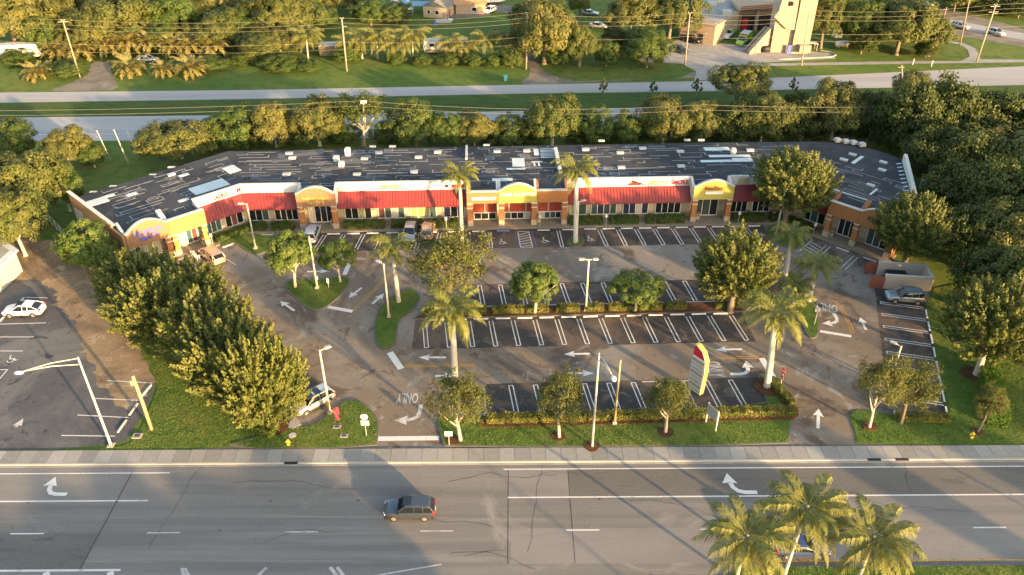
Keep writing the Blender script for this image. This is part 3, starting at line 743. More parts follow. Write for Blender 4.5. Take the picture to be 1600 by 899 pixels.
for nm, pts in (('mulch_ring', ((-5.84, 57.79))), ('mulch_ring', ((4.66, 58.33))), ('mulch_ring', ((15.42, 58.88))), ('mulch_ring', ((7.87, 56.90))), ('mulch_ring', ((36.17, 59.71))), ('mulch_ring', ((46.82, 58.97))), ('mulch_ring', ((-23.98, 59.71))), ('mulch_ring', ((50.60, 68.14))), ('mulch_ring', ((27.58, 65.87)))):
    r_ = rng.uniform(.55, .8) * (2.0 if pts[0] in ((50.60, 68.14)[0], (27.58, 65.87)[0], (-23.98, 59.71)[0]) else 1)
    struct(MB().prism([(pts[0] + r_ * rng.uniform(.85, 1.15) * math.cos(R(30 * i)), pts[1] + r_ * rng.uniform(.85, 1.15) * math.sin(R(30 * i))) for i in range(12)], 0, .19).build(nm, 'mulch'))

island('median_island', [rl(17.2, 41.0), rl(18.5, 42.75), rl(90, 42.75), rl(90, 37.5), rl(18.5, 37.5), rl(17.2, 39.0)], 'grass', 0)
# far side: two carriageways, verge, tracks, yards
up = [(-420, 150), (-105, 158.6), (-53, 160.2), (0, 163.3), (40.8, 165.8), (114, 175.7), (420, 218)]
lo = [(-420, 142), (-102, 152.7), (-51.5, 154.9), (0, 157.9), (39.6, 159.4), (107.6, 163.3), (420, 184)]
far1 = sheet('far_road', up + lo[::-1], 0.02, 'far_road')
up2 = [(-420, 135), (-97.6, 144.7), (-49, 146.1), (0, 148.1), (25, 149.8), (102.7, 154.1), (420, 172)]
lo2 = [(-420, 124), (-91, 133.0), (-65, 133.6), (0, 135.5), (60, 137.5), (420, 152)]
far2 = sheet('far_carriageway', up2 + lo2[::-1], 0.02, 'far_road')
sheet('verge', [(p[0], p[1] - .1) for p in lo] + [(p[0], p[1] + .1) for p in up2[::-1]], 0.012, 'verge_grass')
def strip(pa, w, mat, par, name, z=.026):
    mb = MB()
    for i in range(len(pa) - 1): mb.poly(line(pa[i], pa[i + 1], w, z))
    return mb.build(name, mat, par)
strip([(p[0], p[1] - .5) for p in up2], .16, 'worn_paint', far2, 'edge_line'); strip([(p[0], p[1] + 3.2) for p in lo2], .16, 'paint', far2, 'edge_line')
strip([(p[0], (p[1] + q) / 2 - .3) for p, q in zip(up2[1:-1], (133, 134.2, 135.5, 136.3, 139))], .12, 'worn_paint', far2, 'lane_line')
dm = sheet('dirt_driveway', ragged(smooth_poly([(-96.33, 159.00), (-88.52, 159.77), (-80.75, 160.16), (-85.56, 167.85), (-90.08, 176.61), (-92.27, 179.39), (-95.49, 178.46), (-92.27, 172.14), (-92.39, 165.35)], 2), .8, .2), 0.024, 'dirt')
sheet('dirt_track', ragged(smooth_poly([(1.08, 163.32), (8.09, 163.73), (14.32, 166.18), (9.65, 168.27), (6.77, 173.02), (5.52, 179.39), (4.31, 192.32), (2.30, 191.27), (3.60, 177.53), (4.16, 169.54)], 2), .8, .2), 0.024, 'dirt')
sheet('shoulder', [(0.00, 162.92), (13.61, 165.77), (39.20, 167.85), (46.54, 173.02), (40.02, 172.14), (36.04, 167.85)], 0.018, 'dirt')
yard = sheet('station_forecourt', [(29.58, 183.21), (40.79, 196.61), (69.25, 187.17), (74.60, 185.17), (74.17, 181.28), (54.86, 177.99), (52.96, 176.16), (52.86, 171.26), (50.96, 167.01), (38.88, 166.18), (40.45, 172.14), (38.18, 177.53), (29.00, 178.92)], 0.028, 'concrete')
pth = sheet('far_path', [(53.30, 177.53), (93.10, 179.62), (101.72, 179.39), (105.50, 182.72), (107.67, 188.18), (107.81, 192.32), (104.92, 194.44), (105.88, 195.52), (109.20, 193.64), (109.98, 189.20), (108.43, 184.18), (107.07, 180.81), (122.60, 180.33), (121.80, 178.92), (71.72, 176.61), (52.85, 175.70)], 0.03, 'concrete')
sheet('cross_street', [(105.87, 209.29), (107.64, 202.21), (126.46, 187.17), (133.04, 198.82), (127.62, 213.00), (115.59, 231.86), (109.48, 243.98), (100.04, 243.98)], 0.028, 'dirt')
sheet('cross_street_lane', [(108.89, 210.52), (129.37, 192.32), (132.41, 197.71), (114.23, 216.81)], 0.034, 'far_road')
for pts in ([(-19.65, 228.99), (-3.48, 222.09), (8.66, 220.75), (8.89, 227.58), (-7.22, 231.86)], [(-23.87, 216.81), (-6.82, 216.81), (-5.22, 222.09), (-21.10, 224.81)]):
    sheet('yard_dirt', smooth_poly(pts, 2), 0.018, 'dirt')
sheet('garden_path', [(24.33, 204.53), (27.25, 204.53), (33.24, 223.44), (31.14, 223.44)], 0.024, 'concrete')

# grass tufts on the lawns
def in_poly(P, poly):
    ins = np.zeros(len(P), bool); n = len(poly)
    for i in range(n):
        (x0, y0), (x1, y1) = poly[i], poly[(i + 1) % n]
        c_ = ((y0 > P[:, 1]) != (y1 > P[:, 1])) & (P[:, 0] < (x1 - x0) * (P[:, 1] - y0) / ((y1 - y0) or 1e-9) + x0); ins ^= c_
    return ins
gc, gs = [], []
for poly, h_ in LAWNS:
    A = np.array(poly); lo_, hi_ = A.min(0), A.max(0); hi_ = np.minimum(hi_, [62, 110]); n = int((hi_ - lo_).prod() * 26)
    P = NR.uniform(lo_, hi_, (n, 2)); P = P[in_poly(P, poly)]
    gc.append(np.column_stack([P, np.full(len(P), h_ + .03)]))
P = np.concatenate(gc); n = len(P)
sh_ = .5 + .35 * np.sin(P[:, 0] * .9 + 2 * np.sin(P[:, 1] * .6)) * np.sin(P[:, 1] * 1.1) + NR.uniform(-.35, .35, n)
nn = NR.normal(size=(n, 3)); nn[:, 2] = np.abs(nn[:, 2]) * .7 + .9
go = place('lawn_grass', leaf_mesh('lawn_grass', P, nn, NR.uniform(.04, .10, n), sh_, 'grass_blade', .9)); struct(go, 'stuff'); go['label'] = 'short green grass of the lawns and islands'; go['category'] = 'grass'
# sealed cracks and drips
def crack(p, ang, L_, w, par, z, mat='sign_dark'):
    q_ = random.Random(int(p[0] * 97 + p[1] * 31)); mb = MB(); x, y = p; a = ang
    for i in range(int(L_ / .7)):
        a += q_.uniform(-.45, .45); a += (ang - a) * .3; x1, y1 = x + math.cos(a) * .7, y + math.sin(a) * .7
        mb.poly(line((x, y), (x1, y1), w * q_.uniform(.6, 1.2), z)); x, y = x1, y1
    return mb.build('sealed_crack', mat, par)
qc = random.Random(8)
for i in range(26): crack((qc.uniform(-28, 34), qc.uniform(68, 96)), qc.uniform(0, 3.1), qc.uniform(3, 11), .035, lot, .0275 + .00005 * i)
for i in range(14): crack((qc.uniform(-45, 45), qc.uniform(43.5, 53.5)), qc.choice([0, 0, 3.14, 1.5]) + qc.uniform(-.1, .1), qc.uniform(3, 14), .04, front_road, .0205 + .00005 * i)
for i in range(8): crack((qc.uniform(-62, -42), qc.uniform(60, 85)), qc.uniform(0, 3), qc.uniform(3, 9), .04, left_lot, .0275 + .00005 * i)

# ------------------------------------------------------------------ the strip mall
mall = thing('strip_mall', 'long bent one-storey shopping strip with red awnings and patched black roof', 'building', (0, 108, 0))
def mp(name, mb, mat, par=None, smooth=False): return mb.build(name, mat, par or mall, smooth, world=True)
BW, BP, ZR = 1.9, 2.75, 5.2
bL = lambda b: hit('L', b, 'C', b)
bR = lambda b: hit('C', b, 'R', b)
back = [(56.9, 100.8), (60.3, 113.1), (59.0, 115.7), (56.5, 118.1), (50.7, 120.6), (30.9, 120.1), (-44.9, 116.7), (-61.7, 100.5)]
mp('wall', MB().prism([FLl(-5.6, BW), bL(BW), bR(BW), FRr(5.2, BW)] + back, 0, 3.2), 'cream_wall')
mp('wall', MB().prism([FLl(-5.6, BP), bL(BP), bR(BP), FRr(5.2, BP)] + back, 3.2, ZR - .1), 'cream_wall')
roof = mp('roof', MB().prism([FLl(-5.6, BP), bL(BP), bR(BP), FRr(5.2, BP)] + [(x, y + .2) for x, y in back], ZR - .1, ZR), 'roof')
mp('base_course', MB().prism([FLl(-5.58, BW - .04), bL(BW - .04), bR(BW - .04), FRr(5.18, BW - .04), FRr(5.18, BW + .1), bR(BW + .1), bL(BW + .1), FLl(-5.58, BW + .1)], 0, .95), 'tan_wall')
apron = mp('walkway', MB().prism([FLl(-6.0, -1.1), bL(-.9), bR(-.9), FRr(5.6, -1.1), FRr(5.6, BW), bR(BW), bL(BW), FLl(-6.0, BW)], 0, .14), 'apron')

def awning(pts, name='awning'):
    """pts: [(seg, a) or ('bend', fn)] from left to right"""
    ev, tp = [], []
    for q in pts:
        if q[0] == 'bend': ev.append(q[1](.9)); tp.append(q[1](2.7))
        else: ev.append(FR[q[0]](q[1], .9)); tp.append(FR[q[0]](q[1], 2.7))
    z0, z1 = 2.98, 4.75; mb = MB()
    for i in range(len(pts) - 1):
        e0, e1, t0, t1 = (Vector((*ev[i], z0)), Vector((*ev[i + 1], z0)), Vector((*tp[i], z1)), Vector((*tp[i + 1], z1)))
        dn = Vector((0, 0, .14))
        mb.poly([e0, e1, t1, t0]); mb.poly([e0 - dn, e1 - dn, e1, e0]); mb.poly([t0 - dn * 2, t1 - dn * 2, e1 - dn, e0 - dn])
        for a, b in ((e0, t0), (e1, t1)): mb.poly([a - dn, a, b, b - dn])
        n = int((e1 - e0).length / .46); nn = (e1 - e0).cross(t0 - e0).normalized(); dd = (e1 - e0).normalized() * .035
        for k in range(n + 1):
            f = min(max(k / n, .004), .996); p, q = e0.lerp(e1, f), t0.lerp(t1, f); h = nn * .07
            mb.poly([p - dd + h, p + dd + h, q + dd + h, q - dd + h]); mb.poly([p - dd, p - dd + h, q - dd + h, q - dd]); mb.poly([p + dd + h, p + dd, q + dd, q + dd + h]); mb.poly([p - dd, p + dd, p + dd + h, p - dd + h])
    o = mp(name, mb, 'red_metal')
    pb = MB(); po = []; pi = []
    for q in pts:
        if q[0] == 'bend': po.append(q[1](2.68)); pi.append(q[1](2.98))
        else: po.append(FR[q[0]](q[1], 2.68)); pi.append(FR[q[0]](q[1], 2.98))
    pb.prism(po + pi[::-1], 4.5, 6.05); mp('parapet', pb, 'white_wall')
    cb = MB(); co, ci = [], []
    for q in pts:
        if q[0] == 'bend': co.append(q[1](2.62)); ci.append(q[1](3.04))
        else: co.append(FR[q[0]](q[1], 2.62)); ci.append(FR[q[0]](q[1], 3.04))
    mp('coping', cb.prism(co + ci[::-1], 6.05, 6.13), 'coping')
    return o
awning([('L', 5.05), ('bend', bL), ('C', -30.55)]); awning([('C', -24.95), ('C', -6.5)]); awning([('C', 8.05), ('C', 26.05)]); awning([('C', 31.95), ('bend', bR), ('R', -4.35)])

def portico(seg, a0, a1, shoulder, rise, lintel, mat, piers, pier_mat, back_mat=None, low_mat='cream_wall', rnd=24):
    f = FR[seg]; ang = SEG[seg][1]; w = a1 - a0; p0, p1 = f(a0, 0), f(a1, 0)
    def top(t): return shoulder + (rise * math.sin(math.pi * min(max((t - .06) / .88, 0), 1)) ** .8 if rise else 0)
    prof = [(0, lintel), (w, lintel)] + [(w * (1 - i / rnd), top(1 - i / rnd)) for i in range(rnd + 1)]
    hd = mp('portico_front', MB().wall(p0, p1, prof, .38), mat)
    cp = MB(); d = Vector((math.cos(ang), math.sin(ang))); n = Vector((-d.y, d.x))
    for i in range(rnd):
        t0, t1 = i / rnd, (i + 1) / rnd
        A = Vector(p0) + d * w * t0; B = Vector(p0) + d * w * t1; za, zb = top(t0), top(t1)
        for (o0, o1, h) in ((-.07, .46, .11),):
            q = [(*(A + n * o0), za + .003), (*(B + n * o0), zb + .003), (*(B + n * o1), zb + .003), (*(A + n * o1), za + .003)]
            u = [(x, y, z + h) for x, y, z in q]; cp.poly(u); cp.poly([q[0], q[1], u[1], u[0]]); cp.poly([q[3], u[3], u[2], q[2]])
            if i == 0: cp.poly([q[0], u[0], u[3], q[3]])
            if i == rnd - 1: cp.poly([q[1], q[2], u[2], u[1]])
    mp('coping', cp, 'coping')
    for a in piers:
        pr = mp('pillar', MB().box((*f(a, .39), .95 + (lintel - .95) / 2), (.72, .74, lintel - .95), ang), pier_mat)
        mp('pillar_base', MB().box((*f(a, .39), .545), (.80, .82, .81), ang), low_mat, pr)
        mp('pillar_band', MB().box((*f(a, .39), lintel - .75), (.82, .84, .12), ang), 'coping', pr)
        mp('pillar_band', MB().box((*f(a, .39), lintel - .06), (.84, .86, .12), ang), 'coping', pr)
    for a in (a0 + .15, a1 - .15):
        mp('return_wall', MB().wall(f(a - .15 if a > (a0 + a1) / 2 else a - .15, .385), f(a - .15 if a > (a0 + a1) / 2 else a - .15, 2.95), [(0, lintel), (2.56, lintel - .4), (2.56, 6.12), (0, shoulder - .35)], -.3), 'white_wall' if mat != 'orange_wall' else 'orange_wall')
    mp('portico_roof', MB().prism([f(a0 + .31, .385), f(a1 - .31, .385), f(a1 - .31, BP), f(a0 + .31, BP)], ZR - .3, ZR - .002), 'roof')
    if back_mat: mp('shop_wall', MB().wall(f(a0 + .3, BW - .05), f(a1 - .3, BW - .05), [(0, .15), (w - .6, .15), (w - .6, lintel + .9), (0, lintel + .9)], .04), back_mat)
    return hd

portico('L', -5.6, -.02, 5.5, 1.15, 3.3, 'ochre_wall', (-5.2, -.45), 'orange_wall')
portico('L', .02, 5.0, 5.5, 0, 3.3, 'yellow_wall', (.45, 4.6), 'yellow_wall')
portico('C', -30.5, -25.0, 5.75, .95, 3.75, 'ochre_wall', (-30.1, -25.4), 'orange_wall')
portico('C', -6.45, -1.95, 5.55, 0, 3.75, 'ochre_wall', (-6.0,), 'orange_wall', 'red_wall')
portico('C', -1.9, 3.55, 5.7, 1.0, 3.75, 'yellow_wall', (-1.5, 3.2), 'orange_wall', 'red_wall')
portico('C', 3.6, 8.0, 5.6, 0, 3.75, 'orange_wall', (7.6,), 'orange_wall', 'red_wall')
portico('C', 26.1, 31.9, 5.75, .95, 3.75, 'yellow_wall', (26.5, 31.5), 'orange_wall')
portico('R', -4.3, -.02, 5.6, 0, 3.6, 'orange_wall', (-3.9, .0), 'orange_wall')
portico('R', .02, 5.2, 5.6, .9, 3.6, 'orange_wall', (4.8,), 'orange_wall')

def window(seg, a0, a1, z0, z1, glasses, b=BW):
    f = FR[seg]; ang = SEG[seg][1]; n = len(glasses); fr = MB(); w = a1 - a0
    fr.box((*f((a0 + a1) / 2, b - .07), z0), (w + .16, .16, .1), ang).box((*f((a0 + a1) / 2, b - .07), z1), (w + .16, .16, .1), ang)
    for i in range(n + 1): fr.box((*f(a0 + w * i / n, b - .07), (z0 + z1) / 2), (.08, .14, z1 - z0 - .1), ang)
    o = mp('window', fr, 'frame_white')
    for i, gm in enumerate(glasses):
        mp('pane', MB().box((*f(a0 + w * (i + .5) / n, b - .05), (z0 + z1) / 2), (w / n - .08, .05, z1 - z0 - .1), ang), gm, o)
    return o
D, G_, B_, T_, W_, LM, RD = 'glass_dark', 'glass_green', 'glass_blue', 'glass_teal', 'poster_white', 'poster_lime', 'poster_red'
zb_, zt_ = .75, 2.62
window('L', -4.6, -1.2, .5, 2.9, [G_, W_, LM, W_]); window('L', 1.0, 4.0, .4, 2.9, [W_, W_, T_, RD])
window('L', 5.4, 7.6, zb_, zt_, [T_, G_, T_]); window('L', 8.3, 10.9, zb_, zt_, [D, RD, D])
window('C', -38.0, -35.2, zb_, zt_, [D, D, G_]); window('C', -34.3, -31.0, zb_, zt_, [D, D, D, D])
window('C', -29.4, -26.0, .3, 3.1, [W_, D, D, D])
for a0, a1, gl in ((-24.2, -20.4, [D, D, LM, D]), (-19.4, -15.6, [RD, G_, W_, G_]), (-14.7, -11.0, [LM, LM, LM, G_]), (-9.9, -6.9, [B_, D, B_])): window('C', a0, a1, zb_, zt_, gl)
window('C', -5.5, -2.3, .3, 1.35, [D, D, D], BW - .05); window('C', -1.0, 2.7, .3, 1.35, [G_, D, D, W_], BW - .05); window('C', 4.0, 7.3, .3, 1.35, [W_, G_, G_, D], BW - .05)
for a_ in (-3.9, -.4, 2.1, 5.4): mp('mullion_post', MB().box((*M(a_, BW - .12), 2.45), (.22, .12, 2.05), AC), 'cream_wall')
for a0, a1, gl in ((8.6, 11.0, [LM, G_]), (11.7, 15.4, [G_, B_, G_, G_]), (16.4, 20.1, [B_, B_, W_, B_]), (21.2, 24.9, [D, D, D, D])): window('C', a0, a1, zb_, zt_, gl)
window('C', 27.0, 30.4, .3, 3.1, [G_, G_, D]); window('C', 32.4, 34.8, zb_, zt_, [D, D, D]); window('C', 35.6, 38.2, zb_, zt_, [D, D, D])
window('R', -12.9, -10.2, zb_, zt_, [G_, G_, D]); window('R', -8.2, -5.0, zb_, zt_, [D, G_, D]); window('R', -2.9, -.5, .3, 2.9, [D, D, D]); window('R', 1.2, 4.0, .3, 2.9, [G_, G_, D])
# end walls
mp('end_wall', MB().wall(FLl(-5.62, .2), (-61.9, 100.6), [(0, 0), (16.3, 0), (16.3, 6.3), (3.2, 5.7), (3.2, 5.35), (0, 5.35)], .3), 'end_wall')
mp('coping', MB().wall(FLl(-5.5, 3.3), (-61.85, 100.6), [(0, 5.66), (13.2, 6.31), (13.2, 6.43), (0, 5.80)], .5), 'coping')
mp('end_wall_panel', MB().wall(FLl(-5.63, 5.0), (-61.85, 100.4), [(0, .05), (10.8, .05), (10.8, 4.1), (0, 4.1)], .32), 'grey_wall')
mp('wall_lamp', MB().box((*FLl(-6.05, 7.5), 4.8), (.3, .3, .25)), 'sign_white')
e0, e1 = (56.8, 100.5), (60.5, 113.1)
mp('end_parapet', MB().wall(e0, e1, [(0, 5.0), (13.1, 5.0), (13.1, 6.4), (0, 5.9)], .5), 'coping')
mp('end_parapet', MB().wall(FRr(5.2, .4), e0, [(0, 0), (9.6, 0), (9.6, 5.9), (0, 5.5)], .3), 'orange_wall')
for k in range(9):
    t = (k + .6) / 9.5; p = Vector(e0).lerp(Vector(e1), t)
    mp('seam_strip', MB().box((p.x - 1.0, p.y + .3, ZR + .012), (.9, .3, .02), R(15)), 'roof_coat', roof)
an = mp('rear_annex', MB().prism([(60.6, 103.6), (63.6, 104.5), (62.7, 108.4), (60.9, 107.9)], 0, 4.6), 'cream_wall')
mp('annex_awning', MB().prism([(60.2, 101.0), (63.0, 101.6), (63.4, 104.4), (60.6, 103.5)], 3.4, 3.6), 'blue_tarp', an)

# roof: seams, coated patches, vents
seamq = MB().box((0, 0, 0), (1, 1, .016)).data('seam_strip', 'seam'); coat = MB().box((0, 0, 0), (1, 1, .024)).data('roof_patch', 'roof_coat'); dust = MB().box((0, 0, 0), (1, 1, .018)).data('roof_patch', 'dust')
ro = mall.location
def onroof(name, data, p, sx, sy, ang, z=ZR + .009): place(name, data, roof, (p[0] - ro.x, p[1] - ro.y, z), (0, 0, ang), (sx, sy, 1))
q = random.Random(4)
SMALL = MB(); nparts = [0]
def roof_seams(seg, ranges, bmax, dens=.55):
    f = FR[seg]; ang = SEG[seg][1]; i = 0; b = 3.7
    while b < bmax:
        lo_, hi_ = ranges(b); a = lo_ + q.uniform(0, 2.5)
        while a < hi_ - 1.2:
            L_ = min(q.uniform(1.2, 6.5), hi_ - a); i += 1; bb = b + q.choice([0, 0, 0, .3, -.3])
            onroof('seam_strip', seamq, f(a + L_ / 2, bb), L_, q.choice([.12, .16, .22]), ang, ZR + .007 + .0008 * (i % 7))
            for e in (a + .1, a + L_ - .1):
                if q.random() < .5: SMALL.box((*f(e, bb + q.choice([-.4, .4])), ZR + .0135 + .0003 * (i % 9)), (.17, q.uniform(.6, .95), .016), ang)
            if q.random() < .18:
                x = a + L_ / 2
                for dx_, dy_, w_, h_ in ((0, .45, 1.3, .15), (0, -.45, 1.3, .15), (.6, 0, .15, .8), (-.6, 0, .15, .8)): SMALL.box((*f(x + dx_, bb + dy_), ZR + .0165 + .0003 * (i % 9)), (w_, h_, .016), ang)
            a += L_ + q.uniform(.5, 5.5) * dens * 2
        b += q.uniform(.8, 1.15)
roof_seams('L', lambda b: (-4.6 + max(0, b - 14) * .6, along('L', bL(b)) - .4), 15.4, .4)
roof_seams('C', lambda b: (along('C', bL(b)) + .4, along('C', bR(b)) - .4), 16.2, .62)
roof_seams('R', lambda b: (along('R', bR(b)) + .4, 4.2 + min(b, 6) * .15 - max(0, b - 9) * .5), 14.5, .5)
so = mp('seam_patch', SMALL, 'seam', roof); so['kind'] = 'stuff'
for p, sx, sy, seg in (((-43.74, 104.23), 5.2, 2.7, 'L'), ((-57.80, 99.58), 2.6, 2.0, 'L'), ((-56.86, 101.36), 1.2, .8, 'L'), ((-53.94, 101.76), 1.5, .9, 'L'), ((-42.24, 110.12), 1.9, 2.6, 'L'), ((-48.77, 108.10), 1.5, .8, 'L'), ((-45.97, 99.97), 1.4, .8, 'L'),
                       ((0.98, 112.67), 1.9, 3.0, 'C'), ((0.58, 110.35), 2.9, .5, 'C'), ((3.83, 116.55), .8, 2.4, 'C'), ((3.83, 112.91), 1.7, .25, 'C'), ((3.42, 112.20), .25, 1.6, 'C'), ((4.11, 112.20), .25, 1.6, 'C'),
                       ((32.51, 117.80), 4.0, 1.3, 'C'), ((33.92, 115.07), 6.5, .8, 'C'), ((31.51, 113.15), 5.0, .8, 'C'), ((35.56, 113.62), 3.0, 1.4, 'C'), ((-1.41, 106.57), 3.0, .9, 'C'), ((13.23, 107.22), 4.0, .5, 'C'), ((53.35, 113.62), .55, 3.6, 'R'),
                       ((48.06, 101.56), 5.5, .3, 'R'), ((51.62, 102.57), .3, 2.5, 'R')):
    onroof('roof_patch', coat, p, sx, sy, SEG[seg][1], ZR + .020 + q.uniform(0, .006))
for k in range(7): onroof('roof_patch', coat, (5.69, 117.80) if k == 0 else ((5.69, 117.80)[0] + .02 * k, (5.69, 117.80)[1] - .55 * k), 2.6, .2, AC, ZR + .019 + .0006 * k)
for i, (p, sx, sy) in enumerate((((-33.14, 116.05), 7.0, 2.0), ((-25.19, 113.62), 4.5, 3.0), ((-35.56, 113.62), 3.0, 1.6), ((-27.13, 110.81), 3.6, 1.6))): onroof('roof_patch', dust, p, sx, sy, AC + .2, ZR + .012 + .0011 * i)
mp('fire_wall', MB().box((*((7.04, 112.50)), 5.5), (.5, 9.0, .7), AC), 'coping', roof); mp('fire_wall', MB().box((*((-7.13, 116.09)), 5.35), (.35, 5.0, .4), AC), 'coping', roof)
vent = MB().box((0, 0, .1), (1.05, .6, .2)).box((0, 0, .225), (1.15, .7, .05)).data('roof_vent', 'vent_white')
for px, a in (((-34.89, 115.81), 'C'), ((-33.99, 114.10), 'C'), ((-33.47, 108.10), 'C'), ((-23.01, 108.10), 'C'), ((-22.76, 113.86), 'C'), ((-20.89, 116.05), 'C'), ((-14.64, 108.99), 'C'), ((-14.49, 114.34), 'C'), ((-11.67, 116.30), 'C'), ((-2.32, 116.55), 'C'),
              ((2.32, 116.80), 'C'), ((11.64, 117.30), 'C'), ((16.97, 116.05), 'C'), ((16.54, 110.58), 'C'), ((20.73, 117.80), 'C'), ((26.50, 116.55), 'C'), ((25.62, 111.04), 'C'), ((37.61, 117.05), 'C'), ((51.09, 113.38), 'R'), ((53.16, 115.32), 'R'),
              ((55.56, 109.67), 'R'), ((51.86, 104.44), 'R'), ((56.83, 112.44), 'R'), ((-50.58, 108.10), 'L'), ((-35.32, 104.23), 'C')):
    place('roof_vent', vent, mall, (px[0] - ro.x, px[1] - ro.y, ZR), (0, 0, SEG[a][1]))
for px, h in (((-26.98, 113.15), .8), ((-25.58, 115.32), 1.2), ((-25.86, 111.27), .7), ((34.65, 116.05), .8)):
    un = MB().box((px[0], px[1], ZR + h / 2), (.8, .75, h)).box((px[0], px[1], ZR + h + .05), (.6, .55, .1)); mp('exhaust_unit', un, 'vent_white')
for px in ((-59.80, 102.36), (-53.47, 108.09), (-51.68, 110.79), (-57.75, 104.22), (-22.31, 118.77), (-19.14, 118.77), (-4.11, 119.29), (14.55, 121.11), (28.52, 121.37), (30.81, 121.37)):
    mp('downpipe_head', MB().box((px[0], px[1] + .3, ZR - .1), (1.0, .4, .22)), 'vent_white')
ac = MB().box((0, 0, .35), (.9, .9, .5)).lathe([(.32, .5), (.32, .56), (.1, .57)], 12).data('condenser', 'pole_grey')
for px in ((52.58, 120.63), (53.74, 120.11), (54.79, 119.59), (55.85, 118.82)): place('condenser', ac, mall, (px[0] - ro.x, px[1] - ro.y, ZR), (0, 0, .2))

# shop signs
def sign(txt, seg, a, z, size, mat, b=-.03, sx=1.0, depth=.03, par=None):
    me = text_mesh(txt, size, mat, depth, sx); p = FR[seg](a, b - depth)
    place('lettering', me, mall, (p[0] - ro.x, p[1] - ro.y, z), (R(90), 0, SEG[seg][1]))
sign('TROPICAL', 'L', -2.8, 5.05, .95, 'sign_blue', sx=.9); sign('HEALTH', 'L', -2.7, 4.25, .8, 'sign_blue', sx=.9)
sign('CAPEZI', 'L', 8.6, 5.3, .85, 'sign_red', 2.65, .9); sign('M', 'L', 11.4, 5.35, .9, 'sign_red', 2.65)
sign('MARASHSHEED', 'C', -27.8, 5.05, .62, 'sign_gold', sx=.9); sign('INSTITUTE', 'C', -27.8, 4.4, .58, 'sign_gold', sx=.9)
sign('KIM NAILS', 'C', -17.4, 5.35, .8, 'sign_gold', 2.65, .85)
sign('BARBERSHOP', 'C', -4.0, 4.55, .68, 'sign_white', sx=.85); sign('NAMI ALI BISTRO', 'C', .9, 5.1, .78, 'sign_white', sx=.82)
mp('sign_panel', MB().box((*M(-7.3, 2.62), 5.35), (2.6, .1, .42), AC), 'sign_red'); mp('sign_panel', MB().box((*M(-9.3, 2.62), 5.35), (.45, .1, .42), AC), 'sign_dark')
sign('LIFESTYLE', 'C', 21.4, 5.25, .85, 'sign_gold', 2.65, .8); sign('SMOKE', 'C', 24.6, 5.3, .95, 'sign_red', 2.65, .85)
lg = MB().wall(M(16.6, 2.62), M(19.4, 2.62), [(0.3, 4.95), (2.4, 4.95), (1.5, 5.35), (.6, 5.3)], .1); mp('sign_panel', lg, 'sign_red')
mp('sign_panel', MB().wall(M(17.0, 2.6), M(19.6, 2.6), [(.3, 5.45), (.7, 5.75), (2.6, 5.02), (2.2, 5.0)], .08), 'sign_dark')
sign('Bon Rico', 'C', 28.9, 5.55, .75, 'sign_brown', sx=.95); mp('sign_panel', MB().box((*M(29.0, -.05), 4.85), (2.5, .08, .45), AC), 'sign_white')
sign('SLADES', 'C', 34.0, 5.6, .55, 'sign_gold', 2.65, .9); sign('WORKS', 'C', 34.0, 5.1, .55, 'sign_gold', 2.65, .9)
sign('PREGO', 'R', 2.6, 4.9, .9, 'glass_blue', sx=.95)

# ------------------------------------------------------------------ trees, palms, hedges
CR = {}
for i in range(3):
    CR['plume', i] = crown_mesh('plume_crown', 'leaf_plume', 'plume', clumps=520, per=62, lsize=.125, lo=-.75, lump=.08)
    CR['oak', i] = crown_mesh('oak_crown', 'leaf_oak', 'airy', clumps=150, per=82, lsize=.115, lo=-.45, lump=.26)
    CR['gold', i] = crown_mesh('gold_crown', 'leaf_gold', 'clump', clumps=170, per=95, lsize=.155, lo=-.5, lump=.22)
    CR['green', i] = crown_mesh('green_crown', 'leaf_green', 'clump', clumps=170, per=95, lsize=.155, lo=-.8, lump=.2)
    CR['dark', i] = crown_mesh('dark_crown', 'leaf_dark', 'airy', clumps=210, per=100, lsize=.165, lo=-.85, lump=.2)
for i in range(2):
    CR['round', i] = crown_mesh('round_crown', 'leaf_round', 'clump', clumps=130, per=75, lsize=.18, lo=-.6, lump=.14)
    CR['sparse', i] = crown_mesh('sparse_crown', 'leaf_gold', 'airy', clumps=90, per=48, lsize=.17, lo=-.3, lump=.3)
CR['sapling', 0] = crown_mesh('sapling_crown', 'leaf_dark', 'airy', clumps=34, per=16, lsize=.5, lo=-.9, lump=.3)
TRK = {('bark', i): trunk_mesh(f'trunk_{i}', 'bark', 5) for i in range(3)}
TRK.update({('pale', i): trunk_mesh(f'pale_trunk_{i}', 'pale_bark', 6, .36, .03, .36) for i in range(3)})
NV = {'plume': 3, 'oak': 3, 'gold': 3, 'green': 3, 'dark': 3, 'round': 2, 'sparse': 2, 'sapling': 1}
tk = [0]
def tree(T, kind, label, group=None, name=None, base=0.16, bark='bark', ch=None):
    """T = (x, y, height, crown width); base = share of the height below the crown"""
    x, y, h, w = T; tk[0] += 1; i = tk[0]
    o = thing(name or {'plume': 'buttonwood_tree', 'oak': 'oak_tree', 'gold': 'broadleaf_tree', 'green': 'broadleaf_tree', 'dark': 'forest_tree', 'round': 'round_tree', 'sparse': 'sparse_tree'}[kind],
              label, 'tree', (x, y, 0), rng.uniform(0, 6.28), group)
    c0 = h * base; hh = h - c0
    place('crown', CR[kind, i % NV[kind]], o, (0, 0, c0 + hh / 2), (0, 0, 0), (w / 8.2, w / 8.2 * rng.uniform(.9, 1.08), hh / 6.1))
    place('trunk', TRK[bark, i % 3], o, (0, 0, -.05), (0, 0, rng.uniform(0, 6)), (w * .95, w * .95, h * .93) if w < h * 1.1 else (h, h, h * .93))
    return o
